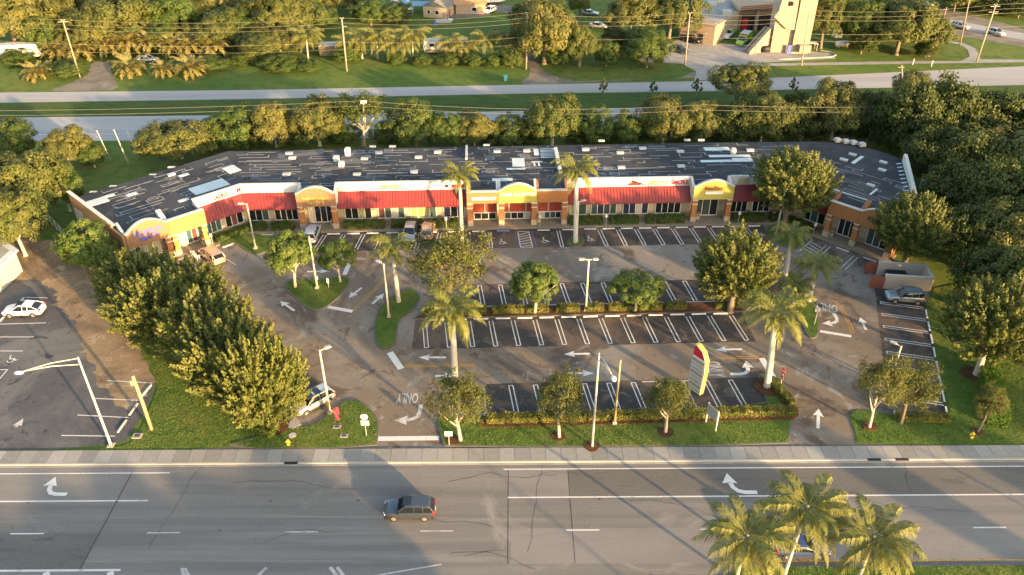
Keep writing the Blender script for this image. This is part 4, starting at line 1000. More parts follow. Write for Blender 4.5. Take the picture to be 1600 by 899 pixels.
gL = 'buttonwood trees in the row on the left lawn'
for T, l in (((-45.9, 81.4, 7.4, 10.8), 'dense leafy tree at the far end of the left lawn row, nearest the shops'), ((-38.7, 78.4, 7.6, 11.3), 'dense leafy tree in the left row, beside the driveway bend'),
             ((-40.3, 74.0, 8.9, 10.8), 'dense leafy tree in the left row, above the shaded grass'), ((-33.2, 69.6, 9.5, 11.7), 'dense leafy tree in the middle of the left row'), ((-29.0, 64.2, 10.2, 12.1), 'large golden-green tree in the left row behind the nearest one'),
             ((-24.3, 59.7, 11.2, 9.3), 'golden-green tree nearest the road, crown over the silver crossover nose')):
    tree(T, 'plume', l, gL, base=.02)
tree((-54.7, 88.6, 8.0, 7.6), 'round', 'glossy green tree against the grey end wall of the shops', base=.1)
tree((26.7, 80.1, 11.0, 11.3), 'plume', 'dense dome-shaped tree at the right end of the lot hedge', base=.16)
tree((39.7, 102.2, 11.5, 12.8), 'plume', 'dense dome-shaped tree hiding the right bend of the shops', base=.2)
tree((52.6, 91.2, 10.1, 11.0), 'plume', 'dense dome-shaped tree before the orange corner shop', base=.14)
tree((51.0, 67.9, 12.3, 12.1), 'plume', 'big leaning leafy tree on the right lawn beside the tall clipped hedge', base=.2, bark='pale')
tree((-5.1, 57.7, 8.3, 6.4), 'oak', 'yellow-green street tree just right of the exit driveway', base=.26, bark='pale')
tree((4.7, 58.2, 8.4, 5.8), 'oak', 'thin street tree left of the tall street lamp', base=.24, bark='pale')
tree((15.4, 58.9, 7.1, 5.7), 'oak', 'yellow-green street tree in front of the pylon sign', base=.26, bark='pale')
tree((36.1, 59.6, 9.1, 5.1), 'oak', 'yellow-green tree right of the entrance driveway', base=.28, bark='pale')
tree((39.6, 60.3, 7.5, 5.4), 'oak', 'bushy tree overhanging the lowest stalls of the side row', base=.2)
tree((46.8, 59.0, 6.2, 3.6), 'oak', 'small young tree on the right lawn near the hydrant', base=.3)
tree((-7.6, 81.7, 10.4, 10.1), 'oak', 'big olive-gold bushy tree above the left end of the lot hedge', base=.06)
tree((2.8, 79.8, 7.0, 7.0), 'round', 'small round tree in the lot hedge left of the T-shaped lamp', base=.3, bark='pale')
tree((15.1, 80.2, 5.5, 6.8), 'round', 'small round tree in the lot hedge right of the T-shaped lamp', base=.3, bark='pale')
tree((-27.8, 85.5, 8.1, 6.4), 'round', 'small round tree on the left side of the grass island', base=.32, bark='pale')
tree((-22.2, 86.7, 6.5, 5.0), 'round', 'smaller round tree on the right side of the grass island', base=.32, bark='pale')
# behind the shops
gB = 'trees in the belt behind the shops'
k = 0
for T, kind in (((-56.3, 125.8, 6.7, 12.7), 'gold'), ((-47.9, 129.6, 6.3, 9.4), 'green'), ((-41.4, 130.7, 7.5, 10.2), 'gold'), ((-33.9, 131.3, 7.7, 9.4), 'gold'), ((-26.2, 131.3, 8.5, 12.2), 'sparse'), ((-16.9, 131.3, 8.0, 9.8), 'green'), ((-11.5, 130.7, 5.7, 6.7), 'green'),
                ((-6.6, 131.3, 6.1, 8.0), 'gold'), ((0.0, 131.3, 4.5, 8.3), 'green'), ((7.0, 130.7, 9.0, 10.1), 'gold'), ((13.9, 132.4, 5.7, 8.1), 'green'), ((19.9, 132.4, 4.8, 7.2), 'green'), ((26.7, 132.4, 7.5, 9.2), 'gold'), ((33.1, 133.0, 6.9, 8.1), 'gold'),
                ((38.7, 132.4, 6.6, 8.1), 'dark'), ((44.4, 133.6, 8.5, 9.4), 'gold'), ((50.5, 134.1, 8.1, 9.2), 'dark'), ((57.2, 134.1, 8.8, 10.8), 'gold'), ((63.0, 133.6, 8.0, 9.4), 'dark')):
    T = (T[0], T[1], T[2] * rng.uniform(.95, 1.22), T[3] * 1.12)
    tree(T, kind, f'{ORD[k]} tree from the left in the belt behind the shop roof', gB, base=.03 if kind != 'sparse' else .3, bark='pale' if kind in ('gold', 'sparse') else 'bark'); k += 1
k = 0
for T in ((-52.7, 130.1, 3.8, 6.7), (-45.3, 131.8, 3.3, 7.9), (-38.1, 132.4, 3.4, 7.2), (-30.2, 133.0, 3.1, 7.5), (-21.7, 133.0, 3.6, 7.5), (-3.4, 133.0, 2.7, 6.8), (3.4, 133.0, 2.9, 6.8), (11.4, 133.6, 3.4, 6.8), (17.2, 133.6, 2.9, 6.4), (23.5, 133.6, 3.8, 6.8), (30.1, 134.1, 4.1, 6.8), (36.2, 134.1, 4.1, 6.8), (42.1, 134.7, 4.3, 7.3), (48.0, 135.3, 4.4, 7.3), (54.4, 135.3, 4.6, 7.6), (60.5, 134.7, 4.8, 7.5), (66.1, 131.3, 5.7, 8.9)):
    tree(T, 'dark' if k > 8 else 'green', f'{ORD[k]} low shrub from the left, under the trees behind the shop roof', 'shrubs behind the shops', 'large_shrub', .02); k += 1
# right-hand wood
gR = 'trees of the wood on the right'
k = 0
for T, kind in (((66.9, 126.3, 12.8, 11.9), 'dark'), ((73.8, 129.0, 13.0, 13.4), 'dark'), ((80.8, 127.9, 11.8, 15.1), 'dark'), ((86.8, 126.3, 10.9, 12.8), 'dark'), ((65.9, 115.4, 9.7, 10.0), 'dark'), ((70.5, 113.1, 11.0, 12.7), 'dark'), ((76.4, 110.9, 10.7, 14.5), 'gold'), ((84.6, 113.1, 10.6, 13.7), 'dark'),
                ((63.3, 102.2, 10.3, 10.0), 'dark'), ((67.6, 99.2, 11.1, 12.4), 'dark'), ((73.6, 98.4, 10.9, 12.3), 'dark'), ((59.7, 90.2, 9.9, 9.1), 'dark'), ((63.7, 87.0, 11.3, 11.2), 'gold'), ((68.4, 85.5, 11.4, 11.1), 'dark'), ((57.2, 79.8, 9.8, 9.1), 'dark'), ((60.1, 75.8, 12.2, 10.1), 'gold'), ((60.2, 68.7, 13.3, 9.4), 'dark'),
                ((83.1, 100.7, 12.9, 14.2), 'dark'), ((73.9, 85.5, 13.7, 12.6), 'dark'), ((67.5, 113.1, 9.1, 7.9), 'dark'), ((74.5, 135.0, 7.7, 10.2), 'green')):
    tree(T, kind, f'{ORD[k]} tree of the dense wood right of the shops, counted front row last', gR, base=.06); k += 1
# left side
for T, kind, l in (((-70.9, 103.6, 10.9, 13.7), 'gold', 'big golden tree left of the shops beside the sand track'), ((-66.5, 93.5, 9.7, 8.1), 'gold', 'lower golden tree beside the sand track, nearest of the left clump'), ((-73.5, 122.2, 6.6, 9.2), 'gold', 'golden tree on the left between the far road and the big golden tree'),
                   ((-84.4, 125.3, 7.3, 10.3), 'green', 'green tree at the left edge beside the far road'), ((-66.5, 106.6, 7.1, 6.6), 'green', 'dark green tree with pale trunk at the fence behind the end wall'), ((-80.0, 106.6, 9.3, 13.1), 'gold', 'golden tree cut by the left edge of the picture'),
                   ((-69.6, 122.2, 4.2, 5.3), 'green', 'small green tree at the edge of the grass behind the left wing')):
    tree(T, kind, l, 'trees left of the shops', base=.12, bark='pale')
# between and beyond the far roads
tree((43.0, 146.1, 9.9, 11.4), 'gold', 'spreading golden tree on the verge in front of the fire station', base=.35, bark='pale')
for j, T in enumerate(((18.5, 156.7, 3.5, 2.3), (28.5, 156.0, 3.2, 2.3), (37.2, 156.0, 3.7, 2.6), (56.8, 156.7, 3.7, 2.1))): tree(T, 'sapling', f'{ORD[j]} small sapling from the left on the verge between the far roads', 'saplings on the verge', 'sapling', .2)
tree((77.4, 149.5, 7.4, 8.6), 'gold', 'golden-topped tree beside the arched street lamp on the far verge', base=.1)
k = 0
for T, kind in (((-115.9, 187.2, 13.6, 19.1), 'gold'), ((-108.8, 197.7, 12.1, 13.9), 'gold'), ((-95.9, 193.4, 11.9, 22.7), 'gold'), ((-82.4, 198.8, 11.5, 17.1), 'green'), ((-68.1, 188.2, 8.6, 14.2), 'gold'), ((-77.8, 209.3, 10.4, 22.8), 'gold'), ((-57.2, 181.3, 6.1, 13.0), 'gold'), ((-54.4, 194.4, 11.4, 16.8), 'gold'), ((-47.7, 185.2, 6.2, 6.8), 'gold'), ((-48.4, 203.4, 6.3, 9.6), 'green'),
                ((-36.4, 209.3, 6.4, 11.5), 'green'), ((-29.9, 210.5, 5.5, 9.9), 'green'), ((-94.3, 209.3, 9.5, 14.7), 'green'), ((-68.7, 215.5, 8.8, 15.1), 'gold')):
    tree(T, kind, f'{ORD[k]} tree from the left among the gardens beyond the far road, top left', 'trees beyond the far road, left', base=.1); k += 1
k = 0
for T, kind in (((7.2, 177.5, 14.2, 15.7), 'gold'), ((2.7, 182.2, 8.6, 7.2), 'gold'), ((15.0, 175.7, 9.0, 9.3), 'gold'), ((20.9, 175.7, 6.0, 7.1), 'green'), ((29.9, 174.8, 7.9, 10.7), 'green'), ((29.0, 196.6, 11.2, 15.4), 'gold'), ((38.6, 197.7, 11.2, 16.1), 'gold'), ((17.8, 215.5, 8.1, 6.7), 'gold')):
    tree(T, kind, f'{ORD[k]} tree in the group between the dirt track and the fire station', 'trees left of the fire station', base=.08); k += 1
k = 0
for T, kind in (((73.2, 189.2, 11.7, 9.8), 'gold'), ((82.4, 188.2, 12.5, 11.8), 'green'), ((89.1, 184.2, 12.3, 16.3), 'gold'), ((96.1, 183.2, 9.2, 9.6), 'gold'), ((95.0, 182.2, 3.5, 5.9), 'dark'), ((81.3, 185.2, 5.9, 7.4), 'dark'), ((86.5, 215.5, 9.7, 13.4), 'green'), ((120.7, 223.4, 6.4, 10.4), 'gold'), ((129.7, 222.1, 7.7, 12.0), 'dark'), ((134.7, 216.8, 6.2, 10.1), 'dark'), ((110.8, 229.0, 8.5, 14.1), 'green')):
    tree(T, kind, f'{ORD[k]} tree on the grass right of the fire station tower', 'trees right of the fire station', base=.14 if kind != 'dark' else .03); k += 1
k = 0
for X in range(-190, 200, 24):
    tree((X + rng.uniform(-6, 6), 250 + rng.uniform(-6, 10), rng.uniform(8, 13), rng.uniform(13, 18)), rng.choice(['green', 'gold', 'dark']), f'{ORD[k]} tree of the farthest row beyond the top edge', 'farthest trees', base=.1); k += 1
k = 0
for T in ((-37.1, 179.9, 3.6, 8.7), (-14.3, 176.6, 2.6, 7.1), (-8.6, 175.7, 2.6, 5.7), (-3.6, 175.7, 2.9, 5.7), (-20.1, 176.6, 2.3, 5.7), (-25.9, 177.5, 2.3, 5.7), (-95.7, 169.5, 3.1, 8.3), (-66.6, 173.9, 2.6, 8.5), (-51.0, 173.9, 3.1, 11.3), (-45.1, 173.0, 2.3, 7.0), (-110.9, 177.5, 2.9, 8.6), (-60.5, 177.5, 2.3, 7.2), (0.0, 174.8, 4.3, 5.6)):
    tree(T, 'green', f'{ORD[k]} low bush from the left along the garden edge beyond the far road', 'bushes beyond the far road', 'bush', .01); k += 1
k = 0
for T, kind in (((-132.3, 215.5, 9.7, 18.4), 'dark'), ((-108.2, 185.2, 7.9, 10.3), 'green'), ((-98.5, 185.2, 7.0, 10.3), 'gold'), ((-90.9, 194.4, 8.4, 13.8), 'gold'), ((-82.0, 187.2, 5.9, 10.4), 'green'), ((-76.0, 189.2, 6.3, 10.5), 'gold'), ((-65.5, 192.3, 8.1, 12.1), 'green'), ((-63.1, 197.7, 10.0, 12.4), 'gold'), ((-53.2, 183.2, 7.0, 10.2), 'gold'), ((-54.6, 209.3, 9.5, 13.0), 'green'), ((-67.2, 226.2, 10.7, 19.1), 'green'), ((-48.5, 220.7, 7.0, 12.0), 'gold'), ((-110.2, 219.4, 10.5, 20.3), 'dark'), ((-97.2, 226.2, 10.7, 20.9), 'gold'),
                ((10.8, 192.3, 9.0, 12.1), 'green'), ((11.5, 177.5, 5.7, 10.0), 'green'), ((4.7, 197.7, 10.0, 10.8), 'dark'), ((29.4, 182.2, 7.2, 8.7), 'green'), ((24.1, 187.2, 5.9, 7.4), 'dark'), ((90.6, 197.7, 10.0, 13.9), 'dark'), ((97.9, 194.4, 8.4, 12.3), 'gold'), ((77.8, 209.3, 9.5, 9.8), 'green'), ((128.0, 227.6, 7.1, 14.1), 'dark'), ((136.3, 224.8, 6.7, 12.2), 'gold'), ((-42.0, 223.4, 6.4, 10.4), 'dark')):
    tree(T, kind, f'{ORD[k]} tree from the left standing further back among the far gardens', 'trees further back in the far gardens', base=.06); k += 1
# trees on the opposite side of the front road, behind the camera's view
gO = 'street trees across the front road'
k = 0
for X, Y, h, w, kind in ((-66, 15, 7, 13, 'dark'), (-58, 14, 7, 13, 'dark'), (-50, 15, 7, 13, 'dark'), (-42, 14, 7.2, 13, 'dark'), (-34, 15, 7.2, 13, 'dark'), (-26, 14, 7.4, 13, 'dark'), (-18, 15, 7.6, 13, 'dark'), (-10, 14, 8, 13, 'dark'), (-3, 15, 8.4, 12, 'dark'), (5, 15, 9, 12, 'dark'), (13, 15, 9.4, 10, 'dark'),
                         (54, 18, 13.5, 6.5, 'oak'), (67.5, 18, 13.0, 5.5, 'oak'), (81.5, 18, 13, 8, 'oak'), (95, 18, 12, 11, 'dark'), (108, 16, 12, 12, 'dark'), (121, 18, 11.5, 12, 'dark'), (133, 30, 11, 13, 'dark'), (112, 36, 9.5, 12, 'dark')):
    tree((X, Y, h, w), kind, f'{ORD[k]} street tree from the left across the front road', gO, 'street_tree', .06); k += 1

# palms
FROND = {}
for i in range(4):
    FROND['royal', i] = frond_mesh('frond', 'leaf_palm', 3.5, [1.0, .75, .45, .2][i], [1.5, 1.6, 1.7, 1.5][i], .75, 42, .075, .6, .45, 10 + i)
    FROND['coco', i] = frond_mesh('frond', 'leaf_coconut', 4.3, [1.1, .8, .4, .05][i], [1.7, 1.8, 1.7, 1.3][i], .85, 44, .068, .18, .8, 20 + i)
    FROND['date', i] = frond_mesh('frond', 'leaf_date', 2.7, [1.2, .8, .4, .05][i], [1.3, 1.4, 1.4, 1.2][i], .55, 18, .19, .5, .15, 30 + i)
FROND['dry', 0] = frond_mesh('frond', 'leaf_dry', 3.0, -.9, .9, .5, 18, .09, .1, .8, 41)
def whorl(kind, n, seed):
    q = random.Random(seed); out = []
    for j in range(n):
        lev = j / n; i = min(3, int(lev * 4)); out.append((i, 2.399963 * j + q.uniform(-.2, .2), q.uniform(-.12, .12) - (lev > .85) * .3, q.uniform(.88, 1.1)))
    return out
def palm(base, top, kind, label, group, s=1.0, n=18, dry=0):
    x, y = base; dx, dy, h = top; big = kind != 'date'
    o = thing({'royal': 'royal_palm', 'coco': 'coconut_palm', 'date': 'date_palm'}[kind], label, 'palm tree', (x, y, 0), 0, group)
    if kind == 'royal':
        hs = h - 1.5 * s
        MB().tube([(0, 0, -.1), (dx * .02, dy * .02, h * .04), (dx * .3, dy * .3, h * .4), (dx * .75, dy * .75, h * .75), (dx, dy, hs)], [.34 * s, .29 * s, .27 * s, .23 * s, .17 * s], 10).build('trunk', 'palm_trunk', o, True)
        MB().tube([(dx, dy, hs), (dx, dy, hs + .5 * s), (dx, dy, h + .1)], [.185 * s, .17 * s, .09 * s], 8).build('crownshaft', 'crownshaft', o, True)
    elif kind == 'coco':
        MB().tube([(0, 0, -.1), (dx * .05, dy * .05, .3), (dx * .3, dy * .3, h * .35), (dx * .7, dy * .7, h * .7), (dx, dy, h + .1)], [.24 * s, .17 * s, .14 * s, .13 * s, .12 * s], 8).build('trunk', 'palm_trunk', o, True)
    for (i, a, tl, sc) in whorl(kind, n, label):
        place('frond', FROND[kind, i], o, (dx + math.cos(a) * .06, dy + math.sin(a) * .06, h - .05 * i), (0, -tl, a), (s * sc,) * 3)
    for j in range(dry): place('frond', FROND['dry', 0], o, (dx, dy, h - .3), (0, 0, 1.1 + 2.2 * j), (s * .8,) * 3)
    return o
gP = 'royal palms in the car park'
def ptop(bx, top_xy): return (top_xy[0] - bx[0], top_xy[1] - bx[1])
for b, t, h, s, l in (((-7.00, 96.81), (-7.19, 99.78), 9.4, 1.0, 'royal palm standing before the long red awning, left of the accessible stalls'), ((8.90, 96.99), (8.87, 100.36), 9.8, 1.2, 'royal palm on the small round grass island'),
                      ((-14.14, 82.15), (-14.68, 83.70), 7.4, 1.0, 'royal palm with tall trunk at the top of the left grass island'), ((-6.25, 67.81), (-6.34, 69.04), 8.2, 1.25, 'royal palm in front of the big olive-gold tree, base behind the exit street tree'),
                      ((35.88, 88.26), (36.21, 89.93), 5.6, .95, 'royal palm just below the grey lamp post at the right bend'), ((37.12, 82.29), (37.21, 82.98), 5.2, 1.0, 'royal palm nearest the bin store on the right'),
                      ((27.44, 65.87), (26.99, 66.79), 9.6, 1.3, 'tall royal palm beside the stop sign at the entrance'), ((34.79, 81.44), (34.62, 81.49), 3.0, .8, 'short palm below the two right-hand royal palms')):
    palm(b, (*ptop(b, t), h), 'royal', l, gP, s, 20)
for b, t, h, s, l in (((18.45, 41.73), (17.55, 39.51), 8.0, 1.0, 'leftmost of the three coconut palms in the road median'), ((22.49, 42.03), (22.53, 41.62), 8.8, 1.0, 'middle and tallest of the three coconut palms in the road median'), ((28.40, 41.54), (26.95, 39.39), 8.0, 1.0, 'rightmost of the three coconut palms in the road median')):
    palm(b, (*ptop(b, t), h), 'coco', l, 'coconut palms in the road median', s, 28, 3)
k = 0
for p, h, s in (((-103.34, 181.28), 1.3, 1.45), ((-98.44, 180.81), 1.6, 1.5), ((-101.79, 167.85), .6, 1.2), ((-92.87, 183.21), 2.2, 1.3), ((-88.23, 184.18), 2.6, 1.3), ((-83.18, 184.18), 2.4, 1.3), ((-78.08, 183.21), 2.0, 1.2), ((-73.65, 183.21), 2.0, 1.2), ((-68.62, 183.21), 2.0, 1.45), ((-82.86, 170.40), .9, 1.35), ((-75.31, 169.54), .8, 1.0), ((-69.34, 169.54), 1.1, 1.3), ((-84.02, 199.94), 2, 1.2), ((-81.37, 203.36), 2, 1.2), ((-67.00, 203.36), 2.2, 1.2), ((-59.98, 185.17), 2.0, 1.2)):
    palm(p, (0, 0, h + .6), 'date', f'{ORD[k]} bushy date palm from the left in the garden beyond the far road', 'date palms beyond the far road', s * 1.3, 30); k += 1
k = 0
for p, h in (((-46.21, 179.39), 5), ((-34.30, 181.28), 3.8), ((-30.78, 181.28), 4.4), ((-27.44, 180.33), 3.0), ((-22.82, 182.24), 4.6), ((-24.63, 181.28), 3.0), ((-14.66, 181.28), 3.0), ((-11.68, 180.33), 2.6), ((-6.30, 181.28), 4.0), ((-1.47, 181.28), 4.5), ((0.00, 179.39), 3.2), ((-37.38, 181.28), 3.0)):
    palm(p, (.3, 0, h + .8), 'coco', f'{ORD[k]} young coconut palm from the left along the garden hedge beyond the far road', 'coconut palms beyond the far road', 1.2, 18); k += 1

# hedges
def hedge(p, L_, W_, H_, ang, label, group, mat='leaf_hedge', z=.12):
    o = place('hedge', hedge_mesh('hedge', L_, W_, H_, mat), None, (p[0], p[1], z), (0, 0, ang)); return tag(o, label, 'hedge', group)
k = 0
for a0, a1 in ((-11.8, -7.6), (-7.3, -4.0), (-3.2, .6), (.9, 3.6), (4.6, 7.4), (8.2, 10.4), (11.0, 17.6), (18.0, 20.6), (24.2, 27.0)):
    hedge(M((a0 + a1) / 2, -21.9), a1 - a0, .95, .75, AC, f'{ORD[k]} clipped hedge block from the left in the middle bed of the lot', 'hedge blocks in the middle bed'); k += 1
for a0, a1, lab in ((-4.2, 6.0, 'left stretch of the low hedge along the front lawn'), (6.2, 16.6, 'middle stretch of the low hedge along the front lawn'), (16.8, 27.6, 'right stretch of the low hedge along the front lawn, below the pylon sign')):
    hedge(M((a0 + a1) / 2, -41.35), a1 - a0, .95, .8, AC, lab, 'hedge along the front lawn')
hedge(M(27.2, -38.7), 3.6, .9, .8, AC + R(104), 'short hedge return at the right end of the front row', 'hedge along the front lawn')
k = 0
for a0, a1 in ((-24.2, -18.4), (-17.4, -12.8), (-11.8, -10.6), (-10.2, -9.2), (-8.9, -7.8), (8.4, 13.2), (14.3, 18.5), (19.6, 25.2), (32.4, 37.0), (37.9, 39.4), (-37.6, -35.4), (-34.6, -31.4)):
    hedge(M((a0 + a1) / 2, .15), a1 - a0, 1.15, 1.05, AC, f'clipped green hedge, {ORD[k]} block of the shop front row', 'hedges under the shop windows', 'leaf_green', .14); k += 1
hedge(FLl(8.7, .1), 6.2, 1.1, .9, AL, 'clipped hedge under the red awning of the left wing', 'hedges under the shop windows', 'leaf_green', .14)
hedge(FRr(-8.0, .1), 5.2, 1.1, 1.0, AR, 'clipped hedge under the awning of the right wing', 'hedges under the shop windows', 'leaf_green', .14)
pa, pb_ = Vector((52.57, 69.25)), Vector((49.00, 59.71))
hedge(tuple((pa + pb_) / 2), (pb_ - pa).length, 1.9, 1.6, math.atan2((pb_ - pa).y, (pb_ - pa).x), 'tall bright green clipped hedge running up the right lawn', 'hedges on the right lawn', 'leaf_bright', .08)
hedge((41.93, 60.75), 5.2, 1.0, .7, R(-3), 'low reddish hedge at the foot of the side stalls', 'hedges on the right lawn')
hedge((-24.76, 58.97), 2.4, 1.4, .9, R(-30), 'dark shrub hedge at the foot of the nearest left tree', 'hedges on the left lawn', 'leaf_green')
hedge((-55.46, 177.53), 11, 2.5, 2.2, R(3), 'dark garden hedge beyond the far road, left of the leaning light pole', 'garden hedges beyond the far road', 'leaf_green', 0)

# ------------------------------------------------------------------ vehicles
WHEEL = MB().lathe([(.20, -.11), (.30, -.115), (.335, -.08), (.34, 0), (.335, .08), (.30, .115), (.20, .11)], 18).data('tyre', 'tyre', True)
RIM = MB().lathe([(.03, .10), (.10, .118), (.20, .112), (.225, .105), (.225, .02)], 12)
for j in range(5):
    a = 2 * math.pi * j / 5; RIM.box((math.cos(a) * .12, math.sin(a) * .12, .118), (.19, .05, .02), a)
RIM = RIM.data('rim', 'rim')

SHAPES = {   # length, width, body stations (x share, belt z, half-width share), greenhouse stations (x share, z, roof half-width share)
    'suv': (4.6, 1.86, 1.68, [(-.5, .88, .80), (-.485, 1.02, .90), (-.40, 1.06, .985), (-.1, 1.04, 1), (.2, 1.02, 1), (.27, 1.0, 1), (.40, .93, .97), (.47, .84, .88), (.5, .70, .74)],
            [(-.487, 1.03, .80), (-.42, 1.53, .72), (-.36, 1.63, .72), (-.1, 1.68, .73), (.06, 1.65, .72), (.24, 1.02, .80)]),
    'coupe_suv': (4.65, 1.9, 1.60, [(-.5, .92, .80), (-.485, 1.05, .90), (-.40, 1.08, .985), (-.1, 1.02, 1), (.2, 1.0, 1), (.27, .98, 1), (.40, .90, .97), (.47, .82, .86), (.5, .68, .70)],
                  [(-.49, 1.06, .78), (-.30, 1.46, .70), (-.1, 1.60, .72), (.05, 1.59, .71), (.25, 1.0, .80)]),
    'sedan': (4.7, 1.82, 1.45, [(-.5, .82, .80), (-.48, .96, .90), (-.33, .98, .98), (-.1, .94, 1), (.15, .92, 1), (.25, .90, 1), (.40, .83, .96), (.47, .75, .86), (.5, .62, .72)],
              [(-.38, .97, .80), (-.22, 1.38, .68), (-.08, 1.45, .70), (.03, 1.42, .70), (.21, .91, .80)]),
    'minivan': (5.0, 1.95, 1.78, [(-.5, .95, .84), (-.485, 1.08, .92), (-.40, 1.10, .985), (-.1, 1.06, 1), (.2, 1.02, 1), (.32, .98, 1), (.42, .88, .95), (.48, .78, .86), (.5, .66, .72)],
                [(-.488, 1.09, .82), (-.44, 1.62, .76), (-.36, 1.74, .76), (-.1, 1.78, .76), (.1, 1.73, .74), (.33, .99, .82)]),
    'pickup': (5.4, 1.95, 1.82, [(-.5, 1.02, .96), (-.49, 1.08, .98), (-.14, 1.08, 1), (-.1, 1.12, 1), (.15, 1.12, 1), (.22, 1.10, 1), (.40, 1.05, .98), (.48, .98, .90), (.5, .80, .84)],
               [(-.13, 1.12, .84), (-.11, 1.68, .76), (-.04, 1.80, .76), (.08, 1.78, .74), (.19, 1.11, .84)]),
    'ambulance': (6.2, 2.1, 2.3, [(-.5, 1.15, 1.0), (-.49, 1.18, 1.0), (-.1, 1.18, 1), (.12, 1.15, .98), (.22, 1.15, .97), (.30, 1.12, .96), (.42, 1.02, .92), (.48, .95, .86), (.5, .75, .80)],
                  [(.08, 1.15, .84), (.10, 1.85, .80), (.14, 1.92, .80), (.2, 1.90, .78), (.31, 1.13, .84)]),
}
CARD = {}
def car_parts(kind):
    if kind in CARD: return CARD[kind]
    L_, W_, H_, st, gh = SHAPES[kind]; hw = W_ / 2; z0 = .30
    body = MB(); ring = []
    for (t, zb, ws) in st:
        x = t * L_; w = hw * ws; zl = z0 + (.10 if abs(t) > .47 else 0)
        half = [(w * .86, zl), (w * .97, zl + .12), (w, zl + (zb - zl) * .5), (w * .985, zb - .14), (w * .93, zb - .02), (w * .5, zb + .035)]
        ring.append([(x, -y, z) for y, z in half] + [(x, 0, half[-1][1] + .01)] + [(x, y, z) for y, z in reversed(half)])
    n = len(ring[0])
    for r_ in ring: body.v += r_
    for i in range(len(ring) - 1):
        for j in range(n - 1): body.f.append((i * n + j, i * n + j + 1, (i + 1) * n + j + 1, (i + 1) * n + j))
        body.f.append(((i + 1) * n, i * n, i * n + n - 1, (i + 1) * n + n - 1)[::-1])
    body.f.append(tuple(range(n))[::-1]); e = (len(ring) - 1) * n; body.f.append(tuple(range(e, e + n)))
    # glass house and the painted roof over it
    gl = MB(); gr = []
    for i, (t, z, ws) in enumerate(gh):
        x = t * L_; w = hw * ws; low = i in (0, len(gh) - 1); wb = hw * .915
        zb = np.interp(t, [s[0] for s in st], [s[1] for s in st]) - .03
        if low: half = [(wb * .97, zb), (wb * .96, zb + .005), (w, zb + .01), (w * .6, zb + .015)]
        else: half = [(wb, zb), (wb * .55 + w * .45, zb + (z - zb) * .55), (w, z - .05), (w * .82, z)]
        gr.append([(x, -y, zz) for y, zz in half] + [(x, 0, half[-1][1] + .012)] + [(x, y, zz) for y, zz in reversed(half)])
    m = len(gr[0])
    for r_ in gr: gl.v += r_
    for i in range(len(gr) - 1):
        for j in range(m - 1): gl.f.append((i * m + j, i * m + j + 1, (i + 1) * m + j + 1, (i + 1) * m + j))
    gl.f.append(tuple(range(m))[::-1]); gl.f.append(tuple(range((len(gr) - 1) * m, len(gr) * m)))
    rf = MB()
    for i in range(1, len(gr) - 2):
        for j in range(2, m - 3): rf.poly([(a, b * 1.015, c_ + .014) for a, b, c_ in (gr[i][j], gr[i][j + 1], gr[i + 1][j + 1], gr[i + 1][j])])
    for sg in (0, -1):                       # roof side rail and pillars in body colour
        def rp(i, k): p = gr[i][k if sg == 0 else m - 1 - k]; return Vector((p[0], p[1] * 1.012, p[2] + .004))
        rf.tube([rp(i, 2) for i in range(1, len(gr) - 1)], .035, 5)
        rf.tube([rp(len(gr) - 2, 2), rp(len(gr) - 1, 1)], .035, 5); rf.tube([rp(1, 2), rp(0, 1)], .05, 5)
        for fr in ([.38] if kind in ('pickup', 'ambulance', 'sedan') else [.30, .66]):
            xs = [g_[0][0] for g_ in gr]; xx = gr[1][0][0] + (gr[-2][0][0] - gr[1][0][0]) * fr
            def ip(k): return Vector((xx, np.interp(xx, xs, [abs(g_[k][1]) for g_ in gr]) * (1.012 if sg == 0 else -1.012), np.interp(xx, xs, [g_[k][2] for g_ in gr])))
            rf.tube([ip(0), ip(1), ip(2)], .035, 5)
    wb_ = L_ * .295
    cl = MB()
    for sx in (-1, 1):
        for sy in (-1, 1):
            cl.tube([(sx * wb_, sy * (hw * .80), .36), (sx * wb_, sy * (hw * 1.003), .36)], .40, 16)
    cl.box((0, 0, .33), (L_ * .94, W_ * .95, .16)); cl.box((L_ * .485, 0, .42), (.1, W_ * .66, .2)); cl.box((-L_ * .487, 0, .45), (.08, W_ * .72, .2))
    fl = [MB().box((L_ * .465, s * hw * .70, st[-2][1] - .10), (.20, .34, .13), s * .42) for s in (1, -1)]
    tl = [MB().box((-L_ * .478, s * hw * .78, st[1][1] - .12), (.16, .26, .30), s * -.3) for s in (1, -1)]
    mir = [MB().box((gh[-1][0] * L_ - .28, s * (hw + .09), st[5][1] + .06), (.14, .22, .15)) for s in (1, -1)]
    plate = MB().box((-L_ * .5, 0, .72), (.03, .48, .14))
    CARD[kind] = dict(body=body, glass=gl, roof=rf, clad=cl, head=fl, tail=tl, mirror=mir, plate=plate, wb=wb_, hw=hw, L=L_, H=H_)
    return CARD[kind]
